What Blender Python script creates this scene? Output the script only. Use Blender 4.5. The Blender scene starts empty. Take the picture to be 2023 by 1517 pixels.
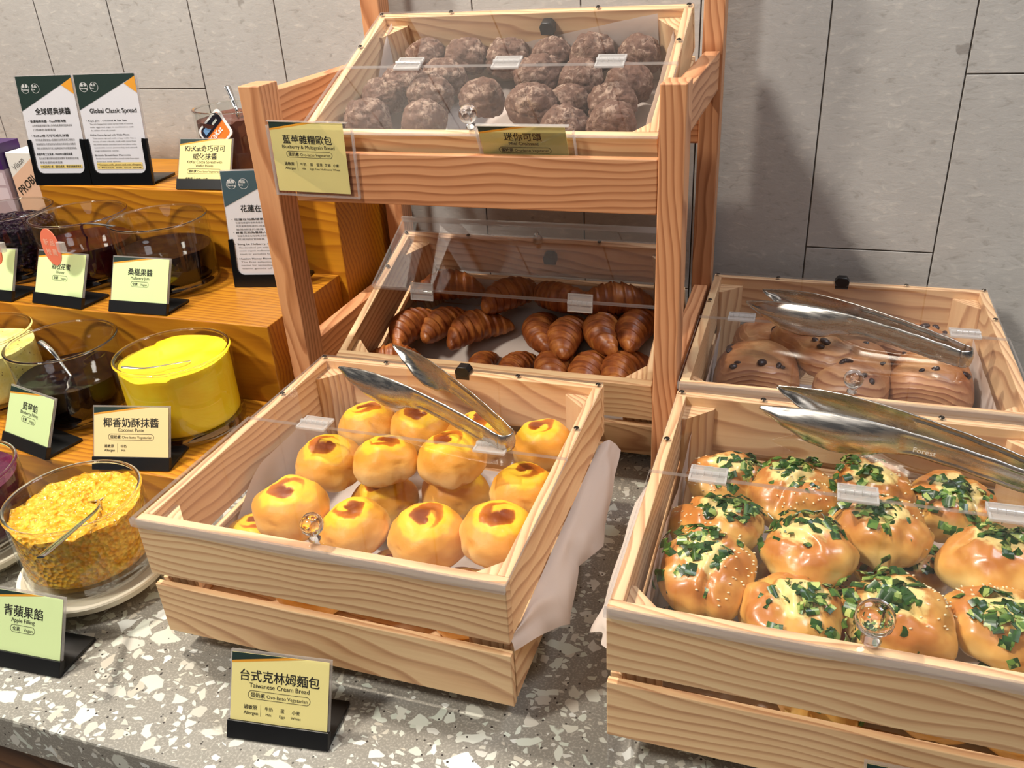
import bpy, bmesh, math, random
from mathutils import Vector, Matrix, noise
S = bpy.context.scene
COL = S.collection
rnd = random.Random(7)
PI = math.pi
R = math.radians

# ------------------------------------------------------------------ helpers
class MB:
    def __init__(s): s.b = bmesh.new()
    def face(s, pts, mi=0):
        f = s.b.faces.new([s.b.verts.new(p) for p in pts]); f.material_index = mi; return f
    def box(s, x0, x1, y0, y1, z0, z1, bev=0.0, mi=0, edge_mi=None):
        g = bmesh.ops.create_cube(s.b, size=1)
        vs = g['verts']
        for v in vs:
            v.co = Vector((x0 + (v.co.x + .5) * (x1 - x0), y0 + (v.co.y + .5) * (y1 - y0), z0 + (v.co.z + .5) * (z1 - z0)))
        fs = list({f for v in vs for f in v.link_faces})
        for f in fs:
            f.material_index = mi
            if edge_mi is not None and abs(f.normal.z) < .5: f.material_index = edge_mi
        if bev > 0:
            es = list({e for v in vs for e in v.link_edges})
            bmesh.ops.bevel(s.b, geom=es, offset=bev, segments=2, profile=.5, affect='EDGES')
        return s
    def prism(s, pts, d, mi=0):
        d = Vector(d)
        a = [s.b.verts.new(p) for p in pts]; b = [s.b.verts.new(Vector(p) + d) for p in pts]
        n = len(pts)
        fs = [s.b.faces.new(a), s.b.faces.new(b[::-1])]
        for i in range(n): fs.append(s.b.faces.new((a[i], b[i], b[(i + 1) % n], a[(i + 1) % n])))
        for f in fs: f.material_index = mi
        return s
    def lathe(s, prof, n=48, c=(0, 0, 0), mi=0, fn=None):
        rows = []
        for r, z in prof:
            if r < 1e-6: rows.append([s.b.verts.new((c[0], c[1], c[2] + z))])
            else: rows.append([s.b.verts.new((c[0] + r * math.cos(2 * PI * k / n), c[1] + r * math.sin(2 * PI * k / n), c[2] + z)) for k in range(n)])
        for a, b in zip(rows[:-1], rows[1:]):
            for k in range(n):
                k2 = (k + 1) % n
                if len(a) == 1 and len(b) == 1: continue
                if len(a) == 1: f = s.b.faces.new((a[0], b[k], b[k2]))
                elif len(b) == 1: f = s.b.faces.new((a[k], b[0], a[k2]))
                else: f = s.b.faces.new((a[k], b[k], b[k2], a[k2]))
                f.material_index = mi
        if fn:
            for row in rows:
                for v in row: v.co = fn(v.co)
        return s
    def tube(s, pts, rad, n=10, mi=0, flat=1.0, cap=True):
        pts = [Vector(p) for p in pts]; m = len(pts)
        rad = rad if hasattr(rad, '__len__') else [rad] * m
        rows = []; up = Vector((0, 0, 1))
        for i, p in enumerate(pts):
            t = (pts[min(i + 1, m - 1)] - pts[max(i - 1, 0)]).normalized()
            a = t.cross(up)
            if a.length < 1e-4: a = t.cross(Vector((1, 0, 0)))
            a.normalize(); b = a.cross(t)
            rows.append([s.b.verts.new(p + a * rad[i] * math.cos(2 * PI * k / n) + b * rad[i] * flat * math.sin(2 * PI * k / n)) for k in range(n)])
        for a, b in zip(rows[:-1], rows[1:]):
            for k in range(n):
                f = s.b.faces.new((a[k], b[k], b[(k + 1) % n], a[(k + 1) % n])); f.material_index = mi
        if cap:
            for r in (rows[0], rows[-1]):
                f = s.b.faces.new(r); f.material_index = mi
        return s
    def grid(s, fn, nu, nv, mi=0, closed=False):
        g = [[s.b.verts.new(fn(i / nu, j / nv)) for j in range(nv + 1)] for i in range(nu if closed else nu + 1)]
        for i in range(nu):
            i2 = (i + 1) % nu if closed else i + 1
            for j in range(nv):
                f = s.b.faces.new((g[i][j], g[i2][j], g[i2][j + 1], g[i][j + 1])); f.material_index = mi
        return s
    def ico(s, c, r, sub=2, mi=0, sc=(1, 1, 1)):
        g = bmesh.ops.create_icosphere(s.b, subdivisions=sub, radius=r)
        for v in g['verts']: v.co = Vector((v.co.x * sc[0], v.co.y * sc[1], v.co.z * sc[2])) + Vector(c)
        for f in {f for v in g['verts'] for f in v.link_faces}: f.material_index = mi
        return s
    def me(s, name, mats, smooth=None, normals=True):
        if normals: bmesh.ops.recalc_face_normals(s.b, faces=s.b.faces)
        m = bpy.data.meshes.new(name); s.b.to_mesh(m); s.b.free()
        for t in (mats if isinstance(mats, (list, tuple)) else [mats]): m.materials.append(t)
        if smooth is not None:
            m.polygons.foreach_set('use_smooth', [True] * len(m.polygons))
            if smooth < 180: m.set_sharp_from_angle(angle=R(smooth))
        return m
    def obj(s, name, mats, parent=None, smooth=None, loc=(0, 0, 0), rot=(0, 0, 0), normals=True):
        return link(name, s.me(name, mats, smooth, normals), parent, loc, rot)

def link(name, mesh, parent=None, loc=(0, 0, 0), rot=(0, 0, 0)):
    o = bpy.data.objects.new(name, mesh); COL.objects.link(o)
    o.parent = parent; o.location = loc; o.rotation_euler = rot
    return o
def tag(o, label, cat, group=None, kind=None):
    o['label'] = label; o['category'] = cat
    if group: o['group'] = group
    if kind: o['kind'] = kind
    return o
def thing(name, label, cat, loc=(0, 0, 0), rot=(0, 0, 0), group=None):
    o = link(name, None, None, loc, rot); o.empty_display_size = .02
    return tag(o, label, cat, group)
def struct(o):
    o['kind'] = 'structure'; return o
def lerp(a, b, t): return a + (b - a) * t
def smooth(a, b, x):
    t = min(1, max(0, (x - a) / (b - a))); return t * t * (3 - 2 * t)
def interp(xs, ys, x):
    if x <= xs[0]: return ys[0]
    for i in range(len(xs) - 1):
        if x <= xs[i + 1]:
            t = (x - xs[i]) / (xs[i + 1] - xs[i]); t = t * t * (3 - 2 * t) * .5 + t * .5
            return lerp(ys[i], ys[i + 1], t)
    return ys[-1]
def nz(p, s, seed=0): return noise.noise(Vector(p) * s + Vector((seed * 3.7, seed * 1.3, seed * 9.1)))

# ------------------------------------------------------------------ materials
def srgb(r, g, b):
    f = lambda c: (c / 255 / 12.92 if c / 255 < .04045 else ((c / 255 + .055) / 1.055) ** 2.4)
    return (f(r), f(g), f(b), 1)
class NT:
    def __init__(s, name):
        s.m = bpy.data.materials.new(name); s.m.use_nodes = True
        s.t = s.m.node_tree; s.t.nodes.clear()
        s.out = s.n('ShaderNodeOutputMaterial')
    def n(s, typ, **kw):
        o = s.t.nodes.new(typ)
        for k, v in kw.items():
            if hasattr(o, k) and not k[0].isupper(): setattr(o, k, v)
        return o
    def l(s, a, b): s.t.links.new(a, b)
    def setv(s, sock, v):
        if hasattr(v, 'is_output') or isinstance(v, bpy.types.NodeSocket): s.l(v, sock)
        else: sock.default_value = v
    def math(s, op, a, b=None, c=None, clamp=False):
        o = s.n('ShaderNodeMath'); o.operation = op; o.use_clamp = clamp
        for i, v in enumerate((a, b, c)):
            if v is not None: s.setv(o.inputs[i], v)
        return o.outputs[0]
    def vmath(s, op, a, b=None, sc=None):
        o = s.n('ShaderNodeVectorMath'); o.operation = op
        s.setv(o.inputs[0], a)
        if b is not None: s.setv(o.inputs[1], b)
        if sc is not None: s.setv(o.inputs[3], sc)
        return o.outputs['Value'] if op in ('LENGTH', 'DISTANCE', 'DOT_PRODUCT') else o.outputs[0]
    def coord(s): return s.n('ShaderNodeTexCoord').outputs['Object']
    def rand(s): return s.n('ShaderNodeObjectInfo').outputs['Random']
    def noise(s, vec, scale, detail=3, rough=.5, dist=0):
        o = s.n('ShaderNodeTexNoise'); s.l(vec, o.inputs['Vector'])
        o.inputs['Scale'].default_value = scale; o.inputs['Detail'].default_value = detail
        o.inputs['Roughness'].default_value = rough; o.inputs['Distortion'].default_value = dist
        return o.outputs
    def voro(s, vec, scale, feature='F1', rnd_=1.0):
        o = s.n('ShaderNodeTexVoronoi'); o.feature = feature; s.l(vec, o.inputs['Vector'])
        o.inputs['Scale'].default_value = scale; o.inputs['Randomness'].default_value = rnd_
        return o.outputs
    def ramp(s, fac, stops, mode='LINEAR'):
        o = s.n('ShaderNodeValToRGB'); s.setv(o.inputs[0], fac); e = o.color_ramp; e.interpolation = mode
        while len(e.elements) < len(stops): e.elements.new(.5)
        for el, (p, c) in zip(e.elements, stops):
            el.position = p; el.color = c if hasattr(c, '__len__') else (c, c, c, 1)
        return o.outputs[0]
    def mix(s, fac, a, b, typ='MIX'):
        o = s.n('ShaderNodeMix'); o.data_type = 'RGBA'; o.blend_type = typ
        s.setv(o.inputs[0], fac); s.setv(o.inputs[6], a); s.setv(o.inputs[7], b)
        return o.outputs[2]
    def maprange(s, v, a, b, c=0, d=1):
        o = s.n('ShaderNodeMapRange'); s.setv(o.inputs[0], v)
        for i, x in enumerate((a, b, c, d)): o.inputs[i + 1].default_value = x
        o.interpolation_type = 'SMOOTHSTEP'
        return o.outputs[0]
    def bump(s, h, strength=.3, dist=.002):
        o = s.n('ShaderNodeBump'); s.l(h, o.inputs['Height']); o.inputs['Strength'].default_value = strength
        o.inputs['Distance'].default_value = dist
        return o.outputs[0]
    def pbr(s, color, rough=.5, metal=0, normal=None, **kw):
        p = s.n('ShaderNodeBsdfPrincipled')
        s.setv(p.inputs['Base Color'], color); s.setv(p.inputs['Roughness'], rough); p.inputs['Metallic'].default_value = metal
        if normal is not None: s.l(normal, p.inputs['Normal'])
        for k, v in kw.items(): s.setv(p.inputs[k.replace('_', ' ')], v)
        return p
    def done(s, sh):
        s.l(sh.outputs[0] if hasattr(sh, 'outputs') else sh, s.out.inputs[0]); return s.m

def plain(name, c, rough=.5, metal=0, **kw):
    t = NT(name); return t.done(t.pbr(c, rough, metal, **kw))

def wood(name, axis, light, mid, dark, period=.0075, rough=.5, contrast=1.0):
    t = NT(name); r = t.rand()
    off = t.n('ShaderNodeCombineXYZ')
    for i, k in enumerate((3.1, .37, .53)): t.l(t.math('MULTIPLY', r, k), off.inputs[i])
    p = t.coord()
    sep = t.n('ShaderNodeSeparateXYZ'); t.l(p, sep.inputs[0])
    cmb = t.n('ShaderNodeCombineXYZ')
    order = {'x': (0, 1, 2), 'y': (1, 0, 2), 'z': (2, 0, 1)}[axis]
    for i, k in enumerate(order): t.l(sep.outputs[k], cmb.inputs[i])
    g = t.vmath('ADD', cmb.outputs[0], off.outputs[0])
    st = t.vmath('MULTIPLY', g, (.35, 1, 1))
    warp = t.noise(st, 9, 2)['Color']
    w = t.vmath('SUBTRACT', warp, (.5, .5, .5))
    w = t.vmath('SCALE', w, sc=.05)
    q = t.vmath('ADD', g, w)
    mp = t.n('ShaderNodeMapping'); t.l(q, mp.inputs[0]); mp.inputs['Rotation'].default_value = (0, .05, .09); mp.inputs['Location'].default_value = (0, -.13, -.09)
    sx = t.n('ShaderNodeSeparateXYZ'); t.l(mp.outputs[0], sx.inputs[0])
    rad = t.math('SQRT', t.math('ADD', t.math('POWER', sx.outputs[1], 2), t.math('POWER', sx.outputs[2], 2)))
    fr = t.math('FRACT', t.math('DIVIDE', rad, period))
    line = t.ramp(fr, [(0, .05), (.45, .25), (.85, 1), (.95, .7), (1, .05)])
    fib = t.noise(t.vmath('MULTIPLY', g, (6, 160, 160)), 1.5, 3)['Fac']
    big = t.noise(st, 5, 2)['Fac']
    v = t.math('ADD', t.math('MULTIPLY', line, .62 * contrast), t.math('MULTIPLY', fib, .35))
    v = t.math('ADD', v, t.math('MULTIPLY', t.math('SUBTRACT', big, .5), .5), clamp=True)
    c = t.ramp(v, [(.12, light), (.5, mid), (.95, dark)])
    tint = t.math('ADD', t.math('MULTIPLY', r, .16), .92)
    c = t.mix(1.0, c, t.n('ShaderNodeCombineColor').outputs[0], 'MULTIPLY') if False else t.vmath('SCALE', c, sc=tint)
    nb = t.bump(v, .12, .0006)
    return t.done(t.pbr(c, rough, 0, nb))

LT, MD, DK = srgb(240, 206, 158), srgb(222, 178, 132), srgb(176, 126, 88)
WX, WY, WZ = [wood('ash_wood_' + a, a, LT, MD, DK) for a in 'xyz']
RX, RY, RZ = [wood('rack_wood_' + a, a, srgb(216, 160, 116), srgb(196, 136, 94), srgb(150, 92, 56), .009) for a in 'xyz']
SX = wood('oiled_step_wood', 'x', srgb(196, 134, 28), srgb(172, 108, 18), srgb(122, 68, 8), .010, .42, .8)

def acrylic(name, edge=False, tint=(.97, .97, .98, 1), extra=0.0):
    t = NT(name)
    tr = t.n('ShaderNodeBsdfTransparent'); tr.inputs[0].default_value = tint
    gl = t.n('ShaderNodeBsdfGlossy'); gl.inputs['Roughness'].default_value = .03
    fz = t.n('ShaderNodeFresnel'); fz.inputs[0].default_value = 1.45
    geo = t.n('ShaderNodeNewGeometry')
    front = t.math('SUBTRACT', 1.0, geo.outputs['Backfacing'])
    f = t.math('MULTIPLY', t.math('ADD', fz.outputs[0], extra, clamp=True), front)
    mx = t.n('ShaderNodeMixShader'); t.l(f, mx.inputs[0]); t.l(tr.outputs[0], mx.inputs[1]); t.l(gl.outputs[0], mx.inputs[2])
    if edge:
        df = t.n('ShaderNodeBsdfDiffuse'); df.inputs[0].default_value = srgb(226, 224, 222)
        tl = t.n('ShaderNodeBsdfTranslucent'); tl.inputs[0].default_value = srgb(226, 224, 222)
        ad = t.n('ShaderNodeMixShader'); ad.inputs[0].default_value = .5; t.l(df.outputs[0], ad.inputs[1]); t.l(tl.outputs[0], ad.inputs[2])
        m2 = t.n('ShaderNodeMixShader'); m2.inputs[0].default_value = edge; t.l(mx.outputs[0], m2.inputs[1]); t.l(ad.outputs[0], m2.inputs[2])
        return t.done(m2)
    return t.done(mx)
ACR = acrylic('clear_acrylic', extra=.01)
ACE = acrylic('acrylic_edge', edge=.32)
HNG = acrylic('hinge_plastic', edge=.45, extra=.12)
GLS = acrylic('jar_glass', extra=.03, tint=(.96, .97, .96, 1))
def realglass(name, c=(1, 1, 1, 1), rough=0.0, ior=1.47):
    t = NT(name); g = t.n('ShaderNodeBsdfGlass'); g.inputs[0].default_value = c; g.inputs['Roughness'].default_value = rough; g.inputs['IOR'].default_value = ior
    return t.done(g)
XTL = realglass('crystal')
BGL = realglass('thick_glass', (.97, .97, .96, 1))
BSE = acrylic('jar_base_glass', extra=.22, tint=(.86, .86, .85, 1))
BLK = plain('black_plastic', srgb(16, 16, 18), .35)
BLG = plain('black_gloss', srgb(10, 10, 11), .18)
SCR = plain('screw_metal', srgb(92, 86, 80), .35, 1)
INK = plain('black_ink', srgb(28, 26, 20), .7)
INKG = plain('grey_ink', srgb(110, 108, 106), .7)
WHT = plain('white_ink', srgb(240, 242, 240), .6)
def paper(name, c, trans=.35):
    t = NT(name); p = t.coord()
    n1 = t.noise(p, 60, 3)['Fac']
    d = t.n('ShaderNodeBsdfDiffuse'); d.inputs[0].default_value = c; t.l(t.bump(n1, .15, .002), d.inputs['Normal'])
    g = t.n('ShaderNodeBsdfTranslucent'); g.inputs[0].default_value = c
    m = t.n('ShaderNodeMixShader'); m.inputs[0].default_value = trans; t.l(d.outputs[0], m.inputs[1]); t.l(g.outputs[0], m.inputs[2])
    return t.done(m)
PAP = paper('parchment', srgb(232, 222, 214))
def steel():
    t = NT('brushed_steel'); p = t.coord()
    n1 = t.noise(t.vmath('MULTIPLY', p, (30, 400, 400)), 1, 2)['Fac']
    return t.done(t.pbr(srgb(196, 192, 186), t.maprange(n1, .3, .7, .22, .34), 1))
STL = steel()
STP = plain('polished_steel', srgb(200, 198, 194), .12, 1)

def m_terrazzo():
    t = NT('terrazzo'); p = t.coord()
    w = t.vmath('SCALE', t.vmath('SUBTRACT', t.noise(p, 40, 2)['Color'], (.5, .5, .5)), sc=.012)
    q = t.vmath('ADD', p, w)
    base = t.mix(t.noise(p, 18, 4)['Fac'], srgb(124, 121, 114), srgb(150, 147, 138))
    fine = t.noise(p, 420, 2)['Fac']
    base = t.mix(t.maprange(fine, .45, .75), base, srgb(172, 168, 158))
    def layer(base, vec, sc, thr, gap, cols, seedv):
        v = t.vmath('ADD', vec, seedv)
        f = t.voro(v, sc); e = t.voro(v, sc, 'DISTANCE_TO_EDGE')
        sepc = t.n('ShaderNodeSeparateColor'); t.l(f['Color'], sepc.inputs[0])
        pres = t.math('GREATER_THAN', sepc.outputs[0], thr)
        dd = t.math('SUBTRACT', e['Distance'], t.math('MULTIPLY', sepc.outputs[1], gap))
        msk = t.math('MULTIPLY', pres, t.maprange(dd, .03, .07))
        return t.mix(msk, base, t.ramp(sepc.outputs[2], cols))
    cols = [(0, srgb(198, 206, 194)), (.4, srgb(212, 216, 206)), (.7, srgb(190, 184, 170)), (1, srgb(220, 224, 220))]
    base = layer(base, t.vmath('MULTIPLY', q, (1, 1.5, 1)), 110, .68, .2, cols, (1.3, 2.2, .4))
    base = layer(base, t.vmath('MULTIPLY', q, (1.35, 1, 1)), 62, .72, .25, cols, (5.3, 1.2, .9))
    base = layer(base, t.vmath('MULTIPLY', q, (1, 1.35, 1)), 36, .66, .3, cols, (0, 0, .2))
    dk = t.voro(p, 260); sc = t.n('ShaderNodeSeparateColor'); t.l(dk['Color'], sc.inputs[0])
    base = t.mix(t.math('MULTIPLY', t.math('GREATER_THAN', sc.outputs[0], .955), t.math('LESS_THAN', dk['Distance'], .33)), base, srgb(60, 56, 54))
    return t.done(t.pbr(base, .28))
TER = m_terrazzo()
def m_tile():
    t = NT('limestone_tile'); p = t.coord()
    n1 = t.noise(p, 9, 5, .6)['Fac']; n2 = t.noise(t.vmath('MULTIPLY', p, (1, 1, 2.2)), 45, 5, .65, .5)['Fac']
    c = t.mix(n1, srgb(168, 166, 164), srgb(190, 188, 186))
    c = t.mix(t.maprange(n2, .53, .75, 0, .7), c, srgb(208, 204, 198))
    c = t.mix(t.maprange(n2, .45, .27, 0, .6), c, srgb(144, 139, 134))
    pit = t.noise(p, 24, 2)['Fac']
    c = t.mix(t.maprange(pit, .74, .78, 0, .5), c, srgb(112, 104, 98))
    return t.done(t.pbr(c, .55, 0, t.bump(n2, .25, .002)))
TILE = m_tile()
GRT = plain('dark_grout', srgb(88, 82, 76), .9)

# ------------------------------------------------------------------ bread materials (colours belong to the crust itself)
def m_cream():
    t = NT('cream_bun_crust'); p = t.coord(); r = t.rand()
    s = t.vmath('SCALE', p, sc=1 / .0415)
    w = t.vmath('SCALE', t.vmath('SUBTRACT', t.noise(t.vmath('ADD', s, t.vmath('SCALE', (1.0, 2.0, 3.0), sc=t.math('MULTIPLY', r, 9))), 1.6, 3)['Color'], (.5, .5, .5)), sc=.42)
    q = t.vmath('ADD', s, w)
    fl = t.vmath('MULTIPLY', q, (1, 1, 0))
    d0 = t.vmath('LENGTH', fl)
    sf = t.n('ShaderNodeSeparateXYZ'); t.l(fl, sf.inputs[0])
    aa = t.math('DIVIDE', t.math('ARCTAN2', sf.outputs[1], sf.outputs[0]), 2 * PI)
    sp = t.math('FRACT', t.math('ADD', t.math('ADD', t.math('MULTIPLY', d0, 1.55), aa), .1))
    band = t.math('MULTIPLY', t.maprange(sp, .22, .42), t.maprange(sp, 1.0, .86))
    d1 = t.vmath('DISTANCE', fl, (.05, .06, 0))
    core = t.maprange(t.vmath('DISTANCE', fl, (.17, .12, 0)), .30, .16)
    dkm = t.math('MULTIPLY', t.math('MAXIMUM', band, core), t.maprange(d1, .54, .42))
    z = t.n('ShaderNodeSeparateXYZ'); t.l(q, z.inputs[0])
    side = t.ramp(t.maprange(z.outputs[2], -.65, .55), [(0, srgb(246, 220, 164)), (.4, srgb(244, 206, 138)), (.75, srgb(236, 180, 92)), (1, srgb(226, 156, 60))])
    blot = t.noise(s, 2.3, 4)['Fac']
    side = t.mix(t.maprange(blot, .52, .78, 0, .45), side, srgb(212, 138, 62))
    ring = t.maprange(d0, .80, .66)
    c = t.mix(ring, side, srgb(250, 200, 54))
    dark = t.math('MULTIPLY', dkm, .95)
    c = t.mix(t.maprange(dkm, .0, .35), c, srgb(220, 140, 36))
    dark = t.maprange(dkm, .15, .9)
    c = t.mix(t.math('MULTIPLY', t.maprange(d0, .62, .74), t.maprange(d0, .95, .80)), c, srgb(226, 158, 56))
    c = t.mix(dark, c, t.mix(t.maprange(d1, .12, .46), srgb(132, 58, 8), srgb(190, 104, 18)))
    fn = t.noise(s, 14, 3)['Fac']
    return t.done(t.pbr(c, .45, 0, t.bump(fn, .12, .002), Specular_IOR_Level=.3))
M_CREAM = m_cream()
def m_scal():
    t = NT('glazed_bun_crust'); p = t.coord(); r = t.rand()
    s = t.vmath('SCALE', p, sc=1 / .043)
    sd = t.vmath('ADD', s, t.vmath('SCALE', (1.0, 2.0, 3.0), sc=t.math('MULTIPLY', r, 9)))
    n1 = t.noise(sd, 1.3, 3)['Fac']; n2 = t.noise(sd, 4, 4)['Fac']
    z = t.n('ShaderNodeSeparateXYZ'); t.l(s, z.inputs[0])
    h = t.math('ADD', t.maprange(z.outputs[2], -.65, .62), t.math('MULTIPLY', t.math('SUBTRACT', n1, .5), 1.1))
    c = t.ramp(h, [(.0, srgb(246, 222, 160)), (.45, srgb(240, 204, 124)), (.75, srgb(226, 170, 86)), (1, srgb(196, 124, 56))])
    cap = t.vmath('DISTANCE', t.vmath('MULTIPLY', s, (1, 1, 0)), (.12, -.1, 0))
    ch = t.math('MULTIPLY', t.maprange(t.math('ADD', cap, t.math('MULTIPLY', t.math('SUBTRACT', n2, .5), .7)), .62, .42), t.math('GREATER_THAN', z.outputs[2], 0))
    c = t.mix(ch, c, t.mix(n2, srgb(240, 206, 120), srgb(250, 230, 160)))
    return t.done(t.pbr(c, .3, 0, t.bump(n2, .1, .003), Coat_Weight=.2))
M_SCAL = m_scal()
def m_multi():
    t = NT('multigrain_crust'); p = t.coord(); r = t.rand()
    s = t.vmath('ADD', t.vmath('SCALE', p, sc=1 / .03), t.vmath('SCALE', (3.0, 5.0, 2.0), sc=t.math('MULTIPLY', r, 7)))
    n1 = t.noise(s, 3.5, 5, .65, .8)['Fac']; n2 = t.noise(s, 1.4, 3)['Fac']; n3 = t.noise(s, 16, 3)['Fac']
    c = t.mix(n1, srgb(84, 56, 42), srgb(124, 88, 68))
    z = t.n('ShaderNodeSeparateXYZ'); t.l(p, z.inputs[0])
    fl = t.math('MULTIPLY', t.maprange(n2, .4, .62), t.maprange(n1, .44, .6))
    fl = t.math('MULTIPLY', fl, t.maprange(z.outputs[2], -.01, .02, .15, .6))
    c = t.mix(fl, c, srgb(206, 180, 156))
    c = t.mix(t.maprange(n3, .66, .72, 0, .8), c, srgb(66, 44, 34))
    return t.done(t.pbr(c, .75, 0, t.bump(n1, .6, .004)))
M_MULTI = m_multi()
def m_cro():
    t = NT('croissant_crust'); p = t.coord(); r = t.rand()
    s = t.vmath('ADD', p, t.vmath('SCALE', (1.0, 2.0, 3.0), sc=r))
    n1 = t.noise(s, 55, 4)['Fac']; n2 = t.noise(t.vmath('MULTIPLY', s, (260, 40, 40)), 1, 3)['Fac']
    v = t.math('ADD', t.math('MULTIPLY', n1, .65), t.math('MULTIPLY', n2, .45))
    c = t.ramp(v, [(.32, srgb(92, 42, 16)), (.52, srgb(142, 74, 30)), (.72, srgb(186, 116, 54))])
    return t.done(t.pbr(c, .42, 0, t.bump(n2, .3, .002)))
M_CRO = m_cro()
def m_dan():
    t = NT('danish_crust'); p = t.coord(); r = t.rand()
    s = t.vmath('ADD', p, t.vmath('SCALE', (1.0, 2.0, 3.0), sc=r))
    n1 = t.noise(s, 22, 4)['Fac']
    xz = t.vmath('MULTIPLY', p, (1, 0, 1.25))
    d = t.math('ADD', t.vmath('LENGTH', t.vmath('ADD', xz, (0, 0, .03))), t.math('MULTIPLY', n1, .012))
    lay = t.ramp(t.math('FRACT', t.math('DIVIDE', d, .0075)), [(0, .1), (.5, .5), (.8, 1), (1, .1)])
    y = t.n('ShaderNodeSeparateXYZ'); t.l(p, y.inputs[0])
    c = t.ramp(n1, [(.3, srgb(150, 88, 50)), (.5, srgb(190, 132, 84)), (.72, srgb(220, 172, 118))])
    c2 = t.mix(lay, srgb(214, 166, 122), srgb(132, 70, 44))
    m = t.maprange(t.math('ADD', y.outputs[1], t.math('MULTIPLY', n1, .02)), -.018, -.04)
    c = t.mix(t.math('MULTIPLY', m, .8), c, c2)
    return t.done(t.pbr(c, .4, 0, t.bump(lay, .35, .002)))
M_DAN = m_dan()
def m_scallion():
    t = NT('scallion_green'); p = t.coord()
    v = t.voro(p, 150)['Color']; sc = t.n('ShaderNodeSeparateColor'); t.l(v, sc.inputs[0])
    c = t.ramp(sc.outputs[0], [(0, srgb(24, 56, 18)), (.55, srgb(48, 88, 30)), (.82, srgb(100, 136, 54)), (1, srgb(196, 208, 120))])
    return t.done(t.pbr(c, .3))
M_GRN = m_scallion()
M_SES = plain('sesame_seed', srgb(244, 226, 180), .5)
M_RAI = plain('raisin_dark', srgb(48, 26, 26), .35)

# ------------------------------------------------------------------ camera
cam = bpy.data.cameras.new('camera'); co = bpy.data.objects.new('camera', cam); COL.objects.link(co)
RM = ((0.94817674, 0.09959309, -0.3017318), (0.31295276, -0.45699064, 0.83259842), (-0.05496755, -0.88387826, -0.46447583))
co.matrix_world = Matrix([(r[0], -r[1], -r[2], (0, 0, .686)[i]) for i, r in enumerate(RM)] + [(0, 0, 0, 1)])
cam.sensor_width = 36; cam.sensor_fit = 'HORIZONTAL'; cam.lens = 1690 / 2023 * 36; cam.clip_start = .01; cam.clip_end = 30
S.camera = co

# ------------------------------------------------------------------ setting
WALLY = 1.395
xs = [-2.30, -2.12, -1.94, -1.77, -1.594, -1.42, -1.25, -1.0735, -.897, -.7155, -.534, -.355, -.172, .011, .198, .378, .558, .738, .918, 1.10]
zj = {6: .464, 13: .2155, 14: .478}
mb = MB()
for k in range(len(xs) - 1):
    z0 = zj.get(k, .13 if k % 2 else .05)
    cuts = [-.10, z0, z0 + .6, 1.7] if z0 + .6 < 1.7 else [-.1, z0, 1.7]
    for a, b in zip(cuts[:-1], cuts[1:]):
        mb.box(xs[k] + .0011, xs[k + 1] - .0011, WALLY, WALLY + .012, a + .0011, b - .0011, bev=.0006)
mb.box(xs[0], xs[-1], WALLY + .0022, WALLY + .05, -.1, 1.7, mi=1)
struct(mb.obj('wall_back', [TILE, GRT]))
fl = MB().box(-3.2, 2.6, -2.2, 1.6, -.93, -.9).obj('floor', plain('floor_stone', srgb(120, 110, 102), .5)); struct(fl)
# counter: terrazzo top on a timber base
ctr = thing('counter', 'grey terrazzo buffet counter with white stone chips under all the food', 'counter', (0, .413, 0))
MB().box(-2.3, 1.1, 0, .982, -.052, 0, bev=.003).obj('worktop', TER, ctr)
MB().box(-2.28, 1.08, .05, .98, -.9, -.052).obj('base_cabinet', wood('dark_cabinet_wood', 'x', srgb(120, 84, 56), srgb(98, 66, 44), srgb(70, 44, 30)), ctr)

# stepped riser: three blocks
def step(x1, y0, y1, z0, z1, label, x0=-1.9):
    o = MB().box(x0, x1, y0, y1, z0, z1, bev=.0015).obj('display_step', SX)
    return tag(o, label, 'display step', 'wooden riser steps under the jars')
step(-.747, .7455, .962, 0, .074, 'lowest orange-brown wooden riser step, holding the bright yellow spread jar')
step(-.722, .9635, 1.181, 0, .2, 'middle orange-brown wooden riser step, holding the dark mulberry jar')
step(-.710, 1.1825, WALLY - .002, 0, .333, 'tallest orange-brown wooden riser step against the wall, holding the two white info stands', -1.312)
step(-1.3135, 1.1825, WALLY - .002, 0, .2, 'low wooden riser block under the two cartons at the left picture edge')

# ------------------------------------------------------------------ crates
def screw_mesh():
    b = MB()
    b.lathe([(0, .0003), (.0012, .0003), (.0016, .0011), (.0026, .0009), (.0033, 0), (0, 0)], 14)
    return b.me('screw', SCR, 40)
SCREW = screw_mesh()
def hinge_mesh():
    b = MB()
    b.box(-.0185, .0185, .001, .0135, 0, .0022, bev=.0004)
    b.box(-.0185, .0185, -.0135, -.001, 0, .0022, bev=.0004)
    for k in range(5):
        x0 = -.0185 + k * .0074
        pts = [(x0 + .0003, .0034 * math.cos(a), .003 + .0034 * math.sin(a)) for a in [i * PI / 5 for i in range(10)]]
        b.prism(pts, (.0068, 0, 0))
    for sx in (-.0185, .0165):
        b.box(sx, sx + .002, -.0135, .0135, .0022, .0034)
    for sy in (-.0135, .0117):
        b.box(-.0165, .0165, sy, sy + .0018, .0022, .0034)
    return b.me('hinge', HNG, 40)
HINGE = hinge_mesh()
def knob_mesh():
    b = MB()
    b.lathe([(0, 0), (.006, 0), (.006, .002), (.0035, .004), (.0035, .006), (.0065, .0075), (.0105, .0125), (.0115, .0175), (.0105, .0225), (.0065, .0272), (0, .0285)], 12)
    return b.me('knob', XTL, 60)
KNOB = knob_mesh()
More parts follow.
